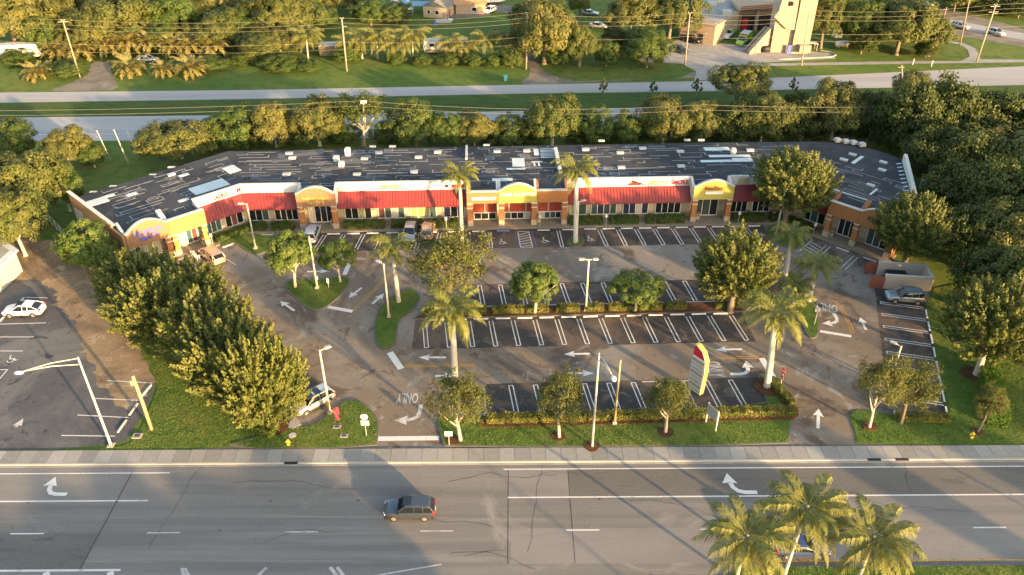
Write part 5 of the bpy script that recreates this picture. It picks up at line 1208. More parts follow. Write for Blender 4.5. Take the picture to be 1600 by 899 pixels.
def car(kind, p, ang, paint, label, extra=None, group=None, scale=1.0, name=None):
    c_ = car_parts(kind); o = thing(name or {'suv': 'suv', 'coupe_suv': 'suv', 'sedan': 'car', 'minivan': 'minivan', 'pickup': 'pickup_truck', 'ambulance': 'ambulance'}[kind], label, {'pickup': 'truck', 'ambulance': 'ambulance', 'minivan': 'van'}.get(kind, 'car'), (p[0], p[1], .03), ang, group)
    def dat(k_, mb, mat, sm=False):
        key = ('d', kind, k_, mat)
        if key not in CARD: CARD[key] = mb.data(k_, mat, sm)
        return CARD[key]
    bo = place('body', dat('body', c_['body'], paint, True), o); md = bo.modifiers.new('edge', 'EDGE_SPLIT'); md.split_angle = R(38)
    place('window_glass', dat('glass', c_['glass'], 'car_glass'), o); place('roof', dat('roof', c_['roof'], extra or paint), o); place('sill', dat('sill', c_['clad'], 'cladding'), o)
    for j in (0, 1):
        place('headlight', dat(f'headlight{j}', c_['head'][j], 'headlight'), o); place('taillight', dat(f'taillight{j}', c_['tail'][j], 'taillight'), o); place('mirror', dat(f'mirror{j}', c_['mirror'][j], paint), o)
    place('number_plate', dat('plate', c_['plate'], 'sign_white'), o)
    for sx in (-1, 1):
        for sy in (-1, 1):
            w = place('wheel', WHEEL, o, (sx * c_['wb'], sy * (c_['hw'] - .10), .34), (R(-90) * sy, 0, 0)); place('rim', RIM, w)
    o.scale = (scale,) * 3
    return o
def panel(o, c, d, mat, name, rz=0.0): return MB().box(c, d, rz).build(name, mat, o)

o = car('coupe_suv', (-59.45, 79.65), -3.085, 'car_white', 'white crossover parked in the left side lot'); panel(o, (.1, 0, 1.625), (.75, 1.0, .03), 'car_glass', 'sunroof')
car('minivan', (-40.70, 92.64), AL + R(90), 'car_rose', 'rose-gold minivan parked nose-in at the lime yellow shop')
o = car('suv', (-28.30, 98.62), R(92), 'car_paleblue', 'pale blue-white car parked before the tan arched portico')
o = car('suv', (-14.47, 98.62), R(-91), 'car_bluegrey', 'grey-blue car backed in below the long red awning, left of the tan one')
o = car('suv', (-12.09, 99.55), R(92), 'car_rose', 'pinkish tan car nose-in below the long red awning, half hidden by the big olive tree')
o = car('suv', (-20.78, 62.99), -2.375, 'car_silver', 'silver crossover with dark roof glass parked by the exit driveway'); panel(o, (.35, 0, 1.685), (.7, 1.0, .03), 'car_glass', 'sunroof'); panel(o, (-.55, 0, 1.695), (.7, 1.0, .03), 'car_glass', 'sunroof')
for s_ in (-.62, .62): panel(o, (-.25, s_, 1.72), (2.2, .05, .05), 'dark_grey', 'roof_rail')
o = car('suv', (-9.11, 48.57), 3.142, 'car_slate', 'dark blue-grey crossover driving along the front road'); panel(o, (.15, 0, 1.69), (.75, 1.0, .03), 'car_glass', 'sunroof')
o = car('suv', (49.08, 82.57), 3.019, 'car_bluegrey', 'blue-grey crossover parked beside the walled bin store')
for s_ in (-.62, .62): panel(o, (-.25, s_, 1.72), (2.2, .05, .05), 'dark_grey', 'roof_rail')
car('sedan', (24.55, 44.47), 0.000, 'car_navy', 'dark blue car under the middle median coconut palm')
car('suv', (114.39, 206.29), -1.006, 'car_silver', 'silver crossover on the diagonal street, left of the second one', group='cars on the diagonal street')
car('suv', (120.43, 200.50), -1.171, 'car_silver', 'silver-brown crossover on the diagonal street, right of the first one', group='cars on the diagonal street')
car('sedan', (110.39, 210.52), -1.190, 'car_silver', 'small silver car half behind the tree at the diagonal street')
for px, cc_, l in (((114.76, 233.32), 'car_black', 'black car parked at the top edge right of the big tree'), ((115.07, 228.99), 'car_silver', 'grey car parked below the black one near the top edge')): car('sedan', px, R(-30), cc_, l)
o = car('pickup', (53.37, 198.82), -2.067, 'car_white', 'white and lime rescue truck parked left of the ambulance'); panel(o, (-1.6, 0, 1.35), (2.0, 1.9, .55), 'car_lime', 'service_box')
o = car('ambulance', (55.85, 193.37), -2.132, 'car_lime', 'lime yellow ambulance in front of the fire station bays', 'car_white')
panel(o, (-1.35, 0, 1.75), (3.4, 2.1, 1.25), 'car_lime', 'box_body'); panel(o, (-1.35, 0, 2.395), (3.3, 2.0, .06), 'car_white', 'box_roof'); panel(o, (.42, 0, 2.2), (.2, 1.6, .2), 'sign_red', 'light_bar')
o = car('pickup', (43.52, 194.44), -0.839, 'car_black', 'black pickup truck by the beige fire station wall'); panel(o, (-1.55, 0, 1.02), (2.1, 1.6, .2), 'dark_grey', 'cargo_bed')
car('suv', (38.97, 186.16), -0.594, 'car_slate', 'dark car parked at the edge of the fire station forecourt')
car('sedan', (29.68, 221.41), 0.451, 'car_white', 'white car at the end of the garden path')
car('suv', (-6.09, 222.09), -2.108, 'car_white', 'white van-like car beside the cluttered house')
for px, l in (((21.01, 219.42), 'grey car under the trees left of the white one'), ((22.11, 206.89), 'grey car in the shade between the trees')): car('sedan', px, R(-20), 'car_silver', l)
car('sedan', (-82.36, 178.92), R(5), 'car_paleblue', 'pale car hidden behind the date palms')

# white plastic chairs by the minivan
def chair(p, a, label):
    o = thing('plastic_chair', label, 'chair', (p[0], p[1], .15), a, 'white chairs by the minivan')
    MB().box((0, 0, .43), (.5, .5, .05)).build('seat', 'car_white', o); MB().box((-.24, 0, .70), (.05, .48, .5), 0, -.15).build('backrest', 'car_white', o)
    for sx in (-1, 1):
        for sy in (-1, 1): MB().box((sx * .2, sy * .2, .2), (.06, .06, .42)).build('leg', 'car_white', o)
        MB().box((0, sx * .26, .62), (.45, .05, .05)).build('armrest', 'car_white', o)
chair((-43.39, 93.15), .4, 'white plastic chair left of the rose-gold minivan, farther one'); chair((-42.59, 92.31), 1.2, 'white plastic chair left of the rose-gold minivan, nearer one')

# ------------------------------------------------------------------ poles, lamps, wires
def lamp_post(p, h, label, heads=((0, .0),), mat='pole_cream', group='car park lamp posts', arm=.55, r=.11):
    o = thing('lamp_post', label, 'street lamp', (p[0], p[1], .1), 0, group)
    MB().tube([(0, 0, 0), (0, 0, h * .5), (0, 0, h)], [r * 1.15, r, r * .8], 8).build('pole', mat, o, True)
    MB().box((0, 0, .15), (.42, .42, .4)).build('foot', 'concrete', o)
    for a, _ in heads:
        d = (math.cos(a), math.sin(a))
        MB().tube([(0, 0, h - .1), (d[0] * arm, d[1] * arm, h)], .05, 6).build('arm', mat, o)
        hd = MB().box((d[0] * (arm + .28), d[1] * (arm + .28), h + .02), (.62, .36, .14), a).build('lamp_head', 'pole_grey', o); MB().box((d[0] * (arm + .28), d[1] * (arm + .28), h - .065), (.5, .28, .03), a).build('lens', 'lamp_lens', hd)
    return o
PI = math.pi
for p, h, hd, m, l in (((-14.91, 78.84), 7.6, ((PI * .8, 0),), 'pole_cream', 'lamp post on the left grass island'), ((9.04, 80.19), 7.4, ((0, 0), (PI, 0)), 'pole_cream', 'T-shaped lamp post in the middle hedge of the lot'), ((-18.79, 61.71), 8.2, ((.6, 0),), 'pole_cream', 'lamp post beside the silver crossover'),
                       ((10.42, 60.18), 8.2, (), 'pole_yellow', 'bare tan post in the front hedge right of the street lamp'), ((-35.48, 95.21), 7.0, ((PI, 0),), 'pole_cream', 'lamp post in front of the left awning bend'), ((-24.92, 85.20), 7.6, (), 'pole_cream', 'slim lamp post on the grass island between two round trees'),
                       ((37.64, 99.17), 7.2, ((0, 0),), 'pole_grey', 'grey lamp post at the right bend of the shops'), ((9.13, 97.71), 6.0, ((.5, 0),), 'pole_cream', 'lamp post right beside the palm on the round island'), ((40.71, 66.29), 5.2, ((PI * .75, 0),), 'pole_cream', 'short lamp post among the side row trees')):
    lamp_post(p, h, l, hd, m)
def street_lamp(p, h, tip, label, group='street lamps of the front road'):
    o = thing('street_lamp', label, 'street lamp', (p[0], p[1], .1), 0, group)
    MB().tube([(0, 0, 0), (0, 0, .5), (0, 0, h * .5), (0, 0, h)], [.17, .13, .11, .08], 10).build('pole', 'pole_grey', o, True)
    t = Vector((*tip, h + .3))
    for dz in (0, -.7): MB().tube([(0, 0, h - .15 + dz), tuple(Vector((0, 0, h + dz)).lerp(t, .5) + Vector((0, 0, .1))), tuple(t)], .05, 6).build('arm', 'pole_grey', o, True)
    a = math.atan2(tip[1], tip[0])
    hd = MB().lathe([(.02, .12), (.16, .10), (.24, 0), (.22, -.06), (.05, -.1)], 10).build('lamp_head', 'lamp_lens', o, True)
    hd.location = t + Vector((*Vector(tip).normalized() * .35, 0)); hd.scale = (1.8 if abs(math.cos(a)) > .5 else 1, 1 if abs(math.cos(a)) > .5 else 1.8, 1)
    MB().box((0, 0, .02), (.6, .6, .12)).build('foot', 'concrete', o)
street_lamp((-39.47, 57.08), 11.0, (-3.6, -2.4), 'tall grey street lamp with a long arm over the left side lot')
street_lamp((7.87, 56.90), 11.6, (.8, -3.6), 'tall grey street lamp on the front lawn beside the pavement')
street_lamp((31.5, 17.5), 12.0, (-.5, 3.4), 'grey street lamp on the far side of the front road, left one')
street_lamp((66, 28), 12.0, (-.5, 3.4), 'grey street lamp on the far side of the front road, right one')
o = thing('utility_stub', 'short thick tan wooden pole on the left lawn', 'pole', (*(-36.35, 59.34), 0)); MB().tube([(0, 0, 0), (0, 0, 3.5), (-.1, 0, 7.0)], [.19, .18, .16], 10).build('pole', 'pole_yellow', o, True); MB().box((-.3, 0, 6.2), (.35, .3, .6)).build('junction_box', 'pole_yellow', o)
# power poles beyond the far road
PP = []
for b, t, h, l in (((-93.04, 168.27), (-93.09, 168.34), 12, 'leaning wooden power pole at the dirt driveway, far left'), ((-36.23, 172.14), (-36.03, 172.16), 11.4, 'wooden power pole in front of the coconut palms'), ((3.11, 173.46), (3.27, 173.97), 12, 'wooden power pole at the dirt track'),
                   ((38.73, 176.61), (38.35, 175.95), 11.5, 'wooden power pole at the fire station forecourt'), ((64.70, 176.16), (64.38, 176.89), 11.8, 'wooden power pole right of the fire station tower'), ((105.27, 178.92), (105.74, 179.40), 12.4, 'wooden power pole with crossarms at the curved path')):
    o = thing('power_pole', l, 'power pole', (*b, 0), 0, 'power poles beyond the far road'); d = (t[0] - b[0], t[1] - b[1])
    MB().tube([(0, 0, 0), (d[0], d[1], h)], [.19, .13], 8).build('pole', 'pole_wood', o, True)
    if 'crossarms' in l or 'far left' in l:
        for dz in (.3, 1.5) if 'crossarms' in l else (.3,): MB().box((d[0], d[1], h - dz), (2.2, .12, .12), .1).build('crossarm', 'pole_wood', o)
    MB().tube([(d[0] * .85, d[1] * .85, h * .85), (d[0] * .85 + .9, d[1] * .85 - .2, h * .86)], .05, 6).build('bracket', 'pole_grey', o)
    for j in range(2): MB().lathe([(.05, 0), (.09, .05), (.06, .16), (.02, .2)], 8, (d[0] + (-.3 if j else .3), d[1], h)).build('insulator', 'stop_white', o)
    PP.append((t[0], t[1], h))
for b, t, h, l in (((107.56, 191.79), (105.01, 189.24), 12, 'tall wooden pole beside the curved path'), ((109.75, 206.89), (105.59, 199.13), 7, 'pole with a red band by the diagonal street'), ((77.34, 151.24), (73.32, 148.23), 9, 'arched pale pole on the far verge')):
    o = thing('utility_pole', l, 'pole', (*b, 0)); d = (t[0] - b[0], t[1] - b[1]); MB().tube([(0, 0, 0), (d[0], d[1], h)], [.17, .12], 8).build('pole', 'pole_wood', o, True)
    MB().box((d[0], d[1], h - .4), (1.2, .1, .1)).build('crossarm', 'pole_wood', o)
path0 = [(-190, 190, 12)] + PP + [(260, 215, 12)]
def wire(pts, dz, dy, sag, label, r=.024):
    P = []
    for i in range(len(pts) - 1):
        a, b = Vector(pts[i]), Vector(pts[i + 1])
        for k_ in range(10):
            t = k_ / 10; p = a.lerp(b, t); P.append((p.x, p.y + dy, p.z + dz - sag * 4 * t * (1 - t)))
    P.append((pts[-1][0], pts[-1][1] + dy, pts[-1][2] + dz)); o = MB().tube(P, r, 4).build('power_line', 'wire'); return tag(o, label, 'cable', 'power lines beyond the far road')
wire(path0, .1, .0, .9, 'topmost power line strung across the top of the picture'); wire(path0, -1.0, .2, .9, 'second power line from the top beyond the far road'); wire(path0, -2.0, .3, .8, 'third power line from the top beyond the far road')
wire(path0, -5.0, .2, .7, 'fourth, lower cable on the power poles', .028); wire(path0, -6.6, .2, .6, 'lowest cable on the power poles', .02)
# pole stubs and belt line behind the shops
vp = [(-137.11, 126.05) + (9,), (-24.94, 129.05) + (9,), (31.88, 127.23) + (9,), (98.24, 131.53) + (9,)]
for j, (p, h, l) in enumerate((((-64.50, 123.43), 6.0, 'white leaning pole with stay on the grass behind the left wing'), ((-68.50, 125.52), 5.0, 'grey pole stub behind the left wing, left of the white pole'), ((-63.90, 126.31), 4.6, 'dark pole stub behind the left wing, right of the white pole'))):
    o = thing('pole_stub', l, 'pole', (*p, 0)); MB().tube([(0, 0, 0), (-.9, .2, h)], [.10, .07], 8).build('pole', 'pole_cream' if j == 0 else 'pole_grey', o, True); MB().box((-.9, .2, h), (.2, .2, .15)).build('cap', 'pole_grey', o)
o = thing('utility_pole', 'pole with white insulators above the belt of trees behind the shops', 'pole', (*(-25.90, 129.30), 0)); t = vp[1]
MB().tube([(0, 0, 0), (t[0] - (-25.90, 129.30)[0], t[1] - (-25.90, 129.30)[1], 9)], [.17, .12], 8).build('pole', 'pole_wood', o, True); MB().box((t[0] - (-25.90, 129.30)[0], t[1] - (-25.90, 129.30)[1], 8.8), (1.0, .12, .5)).build('insulator', 'stop_white', o)
wire(vp, 0, 0, 1.1, 'upper cable running above the verge behind the tree belt', .024); wire(vp, -.9, .1, 1.1, 'lower cable running above the verge behind the tree belt', .024)

# ------------------------------------------------------------------ signs and small things
b0 = (19.56, 65.03); o = thing('pylon_sign', 'tall curved tenant pylon sign with lime yellow edge above the front hedge', 'sign', (*b0, .1), R(-54))
prof = [(.1, .2), (1.8, .2), (1.95, 3.2), (1.85, 4.7), (1.3, 5.7), (.5, 6.1), (.2, 6.1), (.0, 3.2)]
MB().wall((-.95, -.22), (.95, -.22), prof, .5).build('pylon', 'pylon_yellow', o)
for sd, yy in (('front', -.26), ('rear', .30)):
    fc = MB().wall((-.95, yy), (.95, yy), [(.13, .25), (1.77, .25), (1.92, 3.2), (1.82, 4.68), (1.28, 5.65), (.5, 6.05), (.23, 6.05), (.03, 3.2)], .03).build('sign_face', 'frame_white', o)
    MB().wall((-.95, yy - .015 if yy < 0 else yy + .045), (.95, yy - .015 if yy < 0 else yy + .045), [(.13, 4.75), (1.78, 4.75), (1.25, 5.60), (.5, 6.0), (.24, 6.0)], .012).build('header_panel', 'sign_red', fc)
    for k_ in range(8): MB().box((.0, yy - .02 if yy < 0 else yy + .05, .62 + k_ * .52), (1.6, .02, .40)).build('tenant_panel', ['poster_white', 'beige_wall', 'grey_wall'][k_ % 3], fc)
def post_sign(p, label, faces, h=2.2, rz=0.0, group=None, two=False):
    o = thing('post_sign', label, 'sign', (p[0], p[1], .1), rz, group)
    MB().tube([(0, .03, 0), (0, .03, h)], .035, 6).build('post', 'pole_grey', o)
    for shp, z, w, hh, m in faces:
        if shp == 'disc': MB().tube([(0, -.02, z), (0, -.05, z)], w / 2, 8).build('sign_plate', m, o)
        else: MB().box((0, -.035, z), (w, .03, hh), 0).build('sign_plate', m, o)
    return o
def P3(a): return a
post_sign((-14.52, 58.42), 'round white-backed sign over a square plate on the lawn left of the exit', (('disc', 2.45, .78, .78, 'stop_white'), ('box', 1.65, .8, .6, 'stop_white')), 2.6, R(180))
post_sign((-6.18, 57.08), 'small pale rectangular sign on the lawn right of the exit', (('box', 1.5, .75, .6, 'stop_white'),), 1.8, R(180))
o = post_sign((28.79, 65.76), 'red stop sign at the entrance driveway', (('disc', 2.3, .75, .75, 'sign_red'), ('box', 1.5, .5, .55, 'ochre_wall')), 2.6, R(-70)); me = text_mesh('STOP', .26, 'sign_white', .004); place('lettering', me, o, (0, -.056, 2.3), (R(90), 0, 0))
post_sign((36.20, 77.38), 'round-backed sign on the right grass island', (('disc', 2.1, .75, .75, 'vent_white'),), 2.4, R(180)); post_sign((-24.89, 85.50), 'small pale sign at the tip of the grass island', (('box', 1.4, .3, .5, 'stop_white'),), 1.7, R(20)); post_sign((-23.44, 85.20), 'white bollard-like sign on the grass island right of the slim lamp', (('box', 1.2, .25, .7, 'stop_white'),), 1.5)
for p, l in ((M(13.6, -.75), 'small white sign on a post before the hedge right of the round island'), (M(-9.5, -.75), 'small white sign on a post at the blocks of hedge left of the palm'), (M(33.0, -.75), 'small white sign on a post right of the lime arch'), (FRr(-5.2, -.75), 'pale blue sign on a post at the right wing'), (FLl(4.9, -.75), 'white sign on a post at the lime yellow shop'), (M(4.0, -.6), 'white sign on a post before the right portico pillar')):
    post_sign(p, l, (('box', 1.75, .34, .5, 'stop_white'),), 2.0, 0, 'parking signs before the shops')
o = thing('real_estate_board', 'narrow slanted notice board on two white posts in front of the hedge', 'sign', (*(20.09, 59.71), .1), R(-62))
for s_ in (-.75, .75): MB().box((s_, 0, 1.3), (.1, .1, 2.6)).build('post', 'stop_white', o)
MB().box((0, -.06, 1.9), (1.4, .05, 1.4)).build('board', 'poster_white', o); MB().box((0, -.095, 1.9), (1.2, .02, 1.1)).build('notice', 'grey_wall', o)
def hydrant(p, label):
    o = thing('fire_hydrant', label, 'hydrant', (*p, .08)); MB().lathe([(.18, 0), (.18, .06), (.12, .08), (.12, .5), (.16, .52), (.15, .6), (.09, .7), (.03, .74)], 12).build('body', 'hydrant_yellow', o, True)
    for s_ in (-1, 1): MB().tube([(s_ * .1, 0, .42), (s_ * .24, 0, .42)], .065, 8).build('outlet', 'hydrant_yellow', o)
    MB().tube([(0, -.1, .36), (0, -.25, .36)], .08, 8).build('outlet', 'hydrant_yellow', o)
    o.scale = (1.05,) * 3
hydrant((-22.00, 57.08), 'yellow fire hydrant by the pavement below the left trees'); hydrant((45.72, 58.15), 'yellow fire hydrant on the right lawn'); hydrant((86.88, 160.55), 'small yellow hydrant on the far grass strip')
o = thing('feather_flag', 'crumpled red advertising flag standing on the lawn', 'flag', (*(-17.99, 60.28), .12)); MB().tube([(0, 0, 0), (.1, .1, 2.6)], .03, 6).build('pole', 'dark_grey', o)
fb = MB(); cols = 7
for i in range(9):
    for j in range(cols): fb.v.append((.05 + j * .1 + .06 * math.sin(i * 1.9 + j), .12 * math.sin(j * 1.4 + i * .9), .4 + i * .27 + .05 * math.sin(j * 2 + i)))
for i in range(8):
    for j in range(cols - 1): fb.f.append((i * cols + j, i * cols + j + 1, (i + 1) * cols + j + 1, (i + 1) * cols + j))
fb.build('cloth', 'flag_red', o, True); o.scale = (.8, .8, .8)
for p, w, d, m, l in (((-17.68, 59.62), .8, .5, 'concrete', 'square concrete utility box set in the lawn, upper one'), ((-16.74, 58.33), .8, .5, 'concrete', 'square concrete utility box set in the lawn, lower one'), ((-37.37, 58.33), .9, .7, 'concrete', 'concrete utility lid on the grass right of the left street lamp')):
    o = thing('utility_box', l, 'utility box', (*p, .12)); MB().box((0, 0, .03), (w, d, .1)).build('collar', m, o); MB().box((0, 0, .07), (w * .5, d * .5, .06)).build('lid', 'dark_grey', o)
o = thing('manhole_cover', 'round grey manhole cover beside the left hydrant', 'manhole cover', (*(-21.93, 58.42), .12)); MB().lathe([(.42, 0), (.42, .05), (.38, .06)], 16).build('collar', 'concrete', o); MB().lathe([(.35, .04), (.35, .075), (.3, .08)], 16).build('lid', 'pole_grey', o)
struct(MB().prism([(-22.81, 59.71), (-22.30, 61.42), (-21.39, 59.99), (-22.19, 59.25)], 0, .17).build('concrete_pad', 'concrete'))
def bin_(p, a, label, m='cream_wall'):
    o = thing('litter_bin', label, 'litter bin', (*p, .14), a, 'litter bins under the porticos'); MB().box((0, 0, .45), (.5, .5, .9)).build('bin', m, o); MB().box((0, 0, .95), (.56, .56, .1)).build('lid', 'tan_wall', o); MB().box((0, -.255, .7), (.3, .03, .16)).build('slot', 'black', o)
bin_(M(-26.0, .9), AC, 'cream litter bin inside the tan arched portico'); bin_(M(4.0, .9), AC, 'cream litter bin by the right pillar of the middle portico'); bin_(M(27.4, .9), AC, 'cream litter bin under the lime arch on the right'); bin_(FRr(-3.2, .8), AR, 'cream litter bin under the orange corner shop'); bin_(FLl(4.2, .6), AL, 'cream litter bin under the lime yellow shop front')
# bin store
P0, P1 = Vector((47.43, 85.35)), Vector((53.26, 84.61)); a_ = math.atan2((P1 - P0).y, (P1 - P0).x); LW = (P1 - P0).length
o = thing('bin_store', 'roofless beige walled bin store with open red-brown gates', 'bin store', (*P0, 0), a_)
MB().box((LW / 2, .12, 1.0), (LW, .24, 2.0)).build('wall', 'store_wall', o); MB().box((LW / 2, 3.3, 1.0), (LW, .24, 2.0)).build('wall', 'store_wall', o); MB().box((LW - .12, 1.71, .99), (.24, 2.94, 1.98)).build('wall', 'store_wall', o)
MB().box((LW / 2, .12, 2.04), (LW + .1, .34, .09)).build('coping', 'coping', o); MB().box((LW / 2, 3.3, 2.04), (LW + .1, .34, .09)).build('coping', 'coping', o); MB().box((LW - .12, 1.71, 2.035), (.34, 2.84, .08)).build('coping', 'coping', o)
MB().box((-.85, -.1, .95), (1.7, .08, 1.7), -.12).build('gate', 'gate_red', o); MB().box((-.8, 3.4, .95), (1.6, .08, 1.7), .2).build('gate', 'gate_red', o)
d = thing('dumpster', 'dark open skip inside the beige bin store', 'dumpster', (*(P0 + Vector((math.cos(a_) * 2.0 - math.sin(a_) * 1.7, math.sin(a_) * 2.0 + math.cos(a_) * 1.7))), .03), a_)
for c0, dd in (((0, -.85, .7), (2.4, .08, 1.3)), ((0, .85, .7), (2.4, .08, 1.3)), ((-1.2, 0, .7), (.08, 1.7, 1.3)), ((1.2, 0, .7), (.08, 1.7, 1.3))): MB().box(c0, dd).build('side_panel', 'dark_grey', d)
MB().box((0, 0, .25), (2.3, 1.6, .1)).build('floor', 'black', d)
d = thing('refuse_bag', 'blue bundle beside the skip in the bin store', 'bag', (*(P0 + Vector((math.cos(a_) * 4.1 - math.sin(a_) * 1.2, math.sin(a_) * 4.1 + math.cos(a_) * 1.2))), .03)); MB().lathe([(.3, 0), (.55, .2), (.5, .5), (.2, .7), (.08, .8)], 9).build('bag', 'sign_blue', d, True)
MB().box((0, 0, .82), (.12, .1, .1)).build('knot', 'sign_blue', d)
# left lot building corner
o = thing('neighbour_building', 'pale flat-roofed building cut by the left edge beside the side lot', 'building', (*(-68.21, 87.02), 0))
c1, c2, c3 = Vector((-65.01, 84.17)), Vector((-64.84, 89.53)), Vector((-74.79, 92.64)); c1 = c1 - (c2 - c1) * .6
q0 = Vector((-68.21, 87.02)); pts = [tuple(c1 - q0), tuple(c2 - q0), tuple(c2 - q0 + Vector((-9, 7))), tuple(c2 - q0 + Vector((-26, 2))), tuple(c1 - q0 + Vector((-20, -4)))]
MB().prism(pts, 0, 3.0).build('wall', 'grey_wall', o); MB().prism(inset(pts, -.35), 3.0, 3.25).build('roof', 'roof_coat', o); MB().prism(inset(pts, .5), 3.25, 3.3).build('roof_membrane', 'concrete', o)
o = thing('wooden_crate', 'wooden crate beside the fence under the golden tree', 'crate', (*(-69.36, 100.30), 0), .3); MB().box((0, 0, .55), (2.2, 1.6, 1.0)).build('box', 'wood_plank', o); MB().box((0, 0, 1.08), (2.3, 1.7, .08)).build('lid', 'terracotta', o); MB().box((.3, 0, 1.2), (.4, .4, .16)).build('handle', 'sign_white', o)
o = thing('wire_fence', 'low chain fence running behind the end wall of the shops', 'fence', (*(-68.38, 103.58), 0)); f0, f1 = Vector((0, 0)), Vector((-63.07, 98.07)) - Vector((-68.38, 103.58))
for k_ in range(5): p = f0.lerp(f1, k_ / 4); MB().tube([(p.x, p.y, 0), (p.x, p.y, 1.6)], .05, 6).build('post', 'pole_grey', o)
for z in (.3, .7, 1.1, 1.55): MB().tube([(f0.x, f0.y, z), (f1.x, f1.y, z)], .02, 4).build('rail', 'pole_grey', o)
o = thing('orange_barrel', 'orange and white drum at the foot of the glossy green tree', 'barrel', (*(-56.79, 90.50), 0)); MB().lathe([(.3, 0), (.34, .05), (.3, .5), (.33, .52), (.28, 1.0), (.2, 1.05)], 12).build('drum', 'terracotta', o, True); MB().lathe([(.335, .6), (.325, .75)], 12).build('band', 'sign_white', o)

# ------------------------------------------------------------------ far buildings and garden clutter
def gable(o, w, d, h, rise, wall, roof_m, over=.4):
    MB().box((0, 0, h / 2), (w, d, h)).build('wall', wall, o)
    g_ = MB(); e = over
    g_.poly([(-w / 2 - e, -d / 2 - e, h), (w / 2 + e, -d / 2 - e, h), (w / 2 + e, 0, h + rise), (-w / 2 - e, 0, h + rise)]).poly([(w / 2 + e, d / 2 + e, h), (-w / 2 - e, d / 2 + e, h), (-w / 2 - e, 0, h + rise), (w / 2 + e, 0, h + rise)])
    g_.poly([(-w / 2, -d / 2, h - .01), (-w / 2, 0, h + rise - .05), (-w / 2, d / 2, h - .01)]).poly([(w / 2, d / 2, h - .01), (w / 2, 0, h + rise - .05), (w / 2, -d / 2, h - .01)])
    return g_.build('roof', roof_m, o)
hs = thing('garden_house', 'cream house with grey shingle roof at the top of the picture', 'house', (*(-19.04, 220.75), 0), R(70)); rf_ = gable(hs, 9, 6.5, 2.8, 1.5, 'cream_wall', 'shingle')
for x, y, w in ((-4.53, -.8, 1.1), (-4.53, 1.6, .9)):
    wd = MB().box((x, y, 1.5), (.08, w, 1.1)).build('window', 'frame_white', hs); MB().box((x - .05, y, 1.5), (.04, w - .2, .9)).build('pane', 'glass_dark', wd)
MB().box((-2, -3.28, 1.0), (.9, .1, 2.0)).build('door', 'gate_red', hs)
hs2 = thing('garden_annex', 'sunlit terracotta annex with tiled roof right of the cream house', 'house', (*(-11.37, 223.44), 0), R(4)); gable(hs2, 8, 6, 2.6, 1.2, 'beige_wall', 'terracotta'); wd = MB().box((1, -3.05, 1.3), (1.4, .08, 1.1)).build('window', 'frame_white', hs2); MB().box((1, -3.1, 1.3), (1.2, .04, .9)).build('pane', 'glass_dark', wd)
cp_ = thing('carport', 'blue-grey tarpaulin carport left of the cream house', 'carport', (*(-24.02, 222.09), 0), .1); MB().poly([(-3, -2, 2.3), (3, -2, 2.1), (3, 2, 2.5), (-3, 2, 2.7)]).build('tarp', 'blue_tarp', cp_)
for x in (-2.8, 2.8):
    for y in (-1.9, 1.9): MB().tube([(x, y, 0), (x, y, 2.2)], .06, 6).build('post', 'pole_grey', cp_)
for p, l, m in (((-31.71, 216.81), 'white covered trailer in the garden left of the house', 'car_white'), ((-28.27, 218.11), 'dark trailer with a white top in the garden', 'dark_grey')):
    t_ = thing('cargo_trailer', l, 'trailer', (*p, 0), .1); MB().box((0, 0, 1.25), (3.4, 2.0, 1.6)).build('box', m, t_); MB().box((0, 0, 2.08), (3.5, 2.1, .1)).build('roof', 'car_white', t_); MB().tube([(1.7, 0, .5), (2.8, 0, .5)], .06, 6).build('tow_bar', 'dark_grey', t_)
    for s_ in (-1, 1): place('wheel', WHEEL, t_, (0, s_ * 1.0, .34), (R(90), 0, 0))
for j, (p, l) in enumerate((((-32.10, 224.12), 'grey canopy tent behind the white trailer, left one'), ((-29.37, 224.81), 'pale blue canopy tent behind the trailers, right one'))):
    t_ = thing('canopy_tent', l, 'tent', (*p, 0), .3); MB().lathe([(2.1, 2.1), (2.0, 2.2), (.1, 3.1)], 4).build('canopy', ['grey_wall', 'blue_tarp'][j], t_)
    for k_ in range(4): MB().tube([(1.9 * math.cos(k_ * PI / 2), 1.9 * math.sin(k_ * PI / 2), 0), (1.9 * math.cos(k_ * PI / 2), 1.9 * math.sin(k_ * PI / 2), 2.15)], .05, 6).build('post', 'pole_grey', t_)
bt = thing('motor_boat', 'white motor boat on a trailer at the top edge right of the house', 'boat', (*(-5.75, 230.42), 0), .05)
hull = MB()
for i, (x, w, k0) in enumerate(((-3.6, 1.05, .7), (-1, 1.2, .6), (1.5, 1.05, .65), (3.0, .55, .9), (3.9, .05, 1.3))): hull.v += [(x, -w, 1.7 + .06 * i), (x, -w * .75, k0 + .3), (x, 0, k0), (x, w * .75, k0 + .3), (x, w, 1.7 + .06 * i)]
for i in range(4):
    for j in range(4): hull.f.append((i * 5 + j, i * 5 + j + 1, i * 5 + j + 6, i * 5 + j + 5))
    hull.f.append((i * 5, i * 5 + 5, i * 5 + 9, i * 5 + 4))
hull.f.append((0, 4, 3, 2, 1)); hull.build('hull', 'car_white', bt); MB().box((-.3, 0, 2.2), (2.6, 1.6, .9)).build('cabin', 'car_white', bt); MB().box((.1, 0, 2.35), (2.4, 1.64, .35)).build('window', 'car_glass', bt); MB().box((0, 0, .5), (6, 1.4, .12)).build('trailer_frame', 'dark_grey', bt)
for s_ in (-1, 1): place('wheel', WHEEL, bt, (-.8, s_ * .9, .34), (R(90), 0, 0))
b2 = thing('row_boat', 'grey skiff lying on the grass below the house', 'boat', (*(-17.71, 211.75), 0), .1)
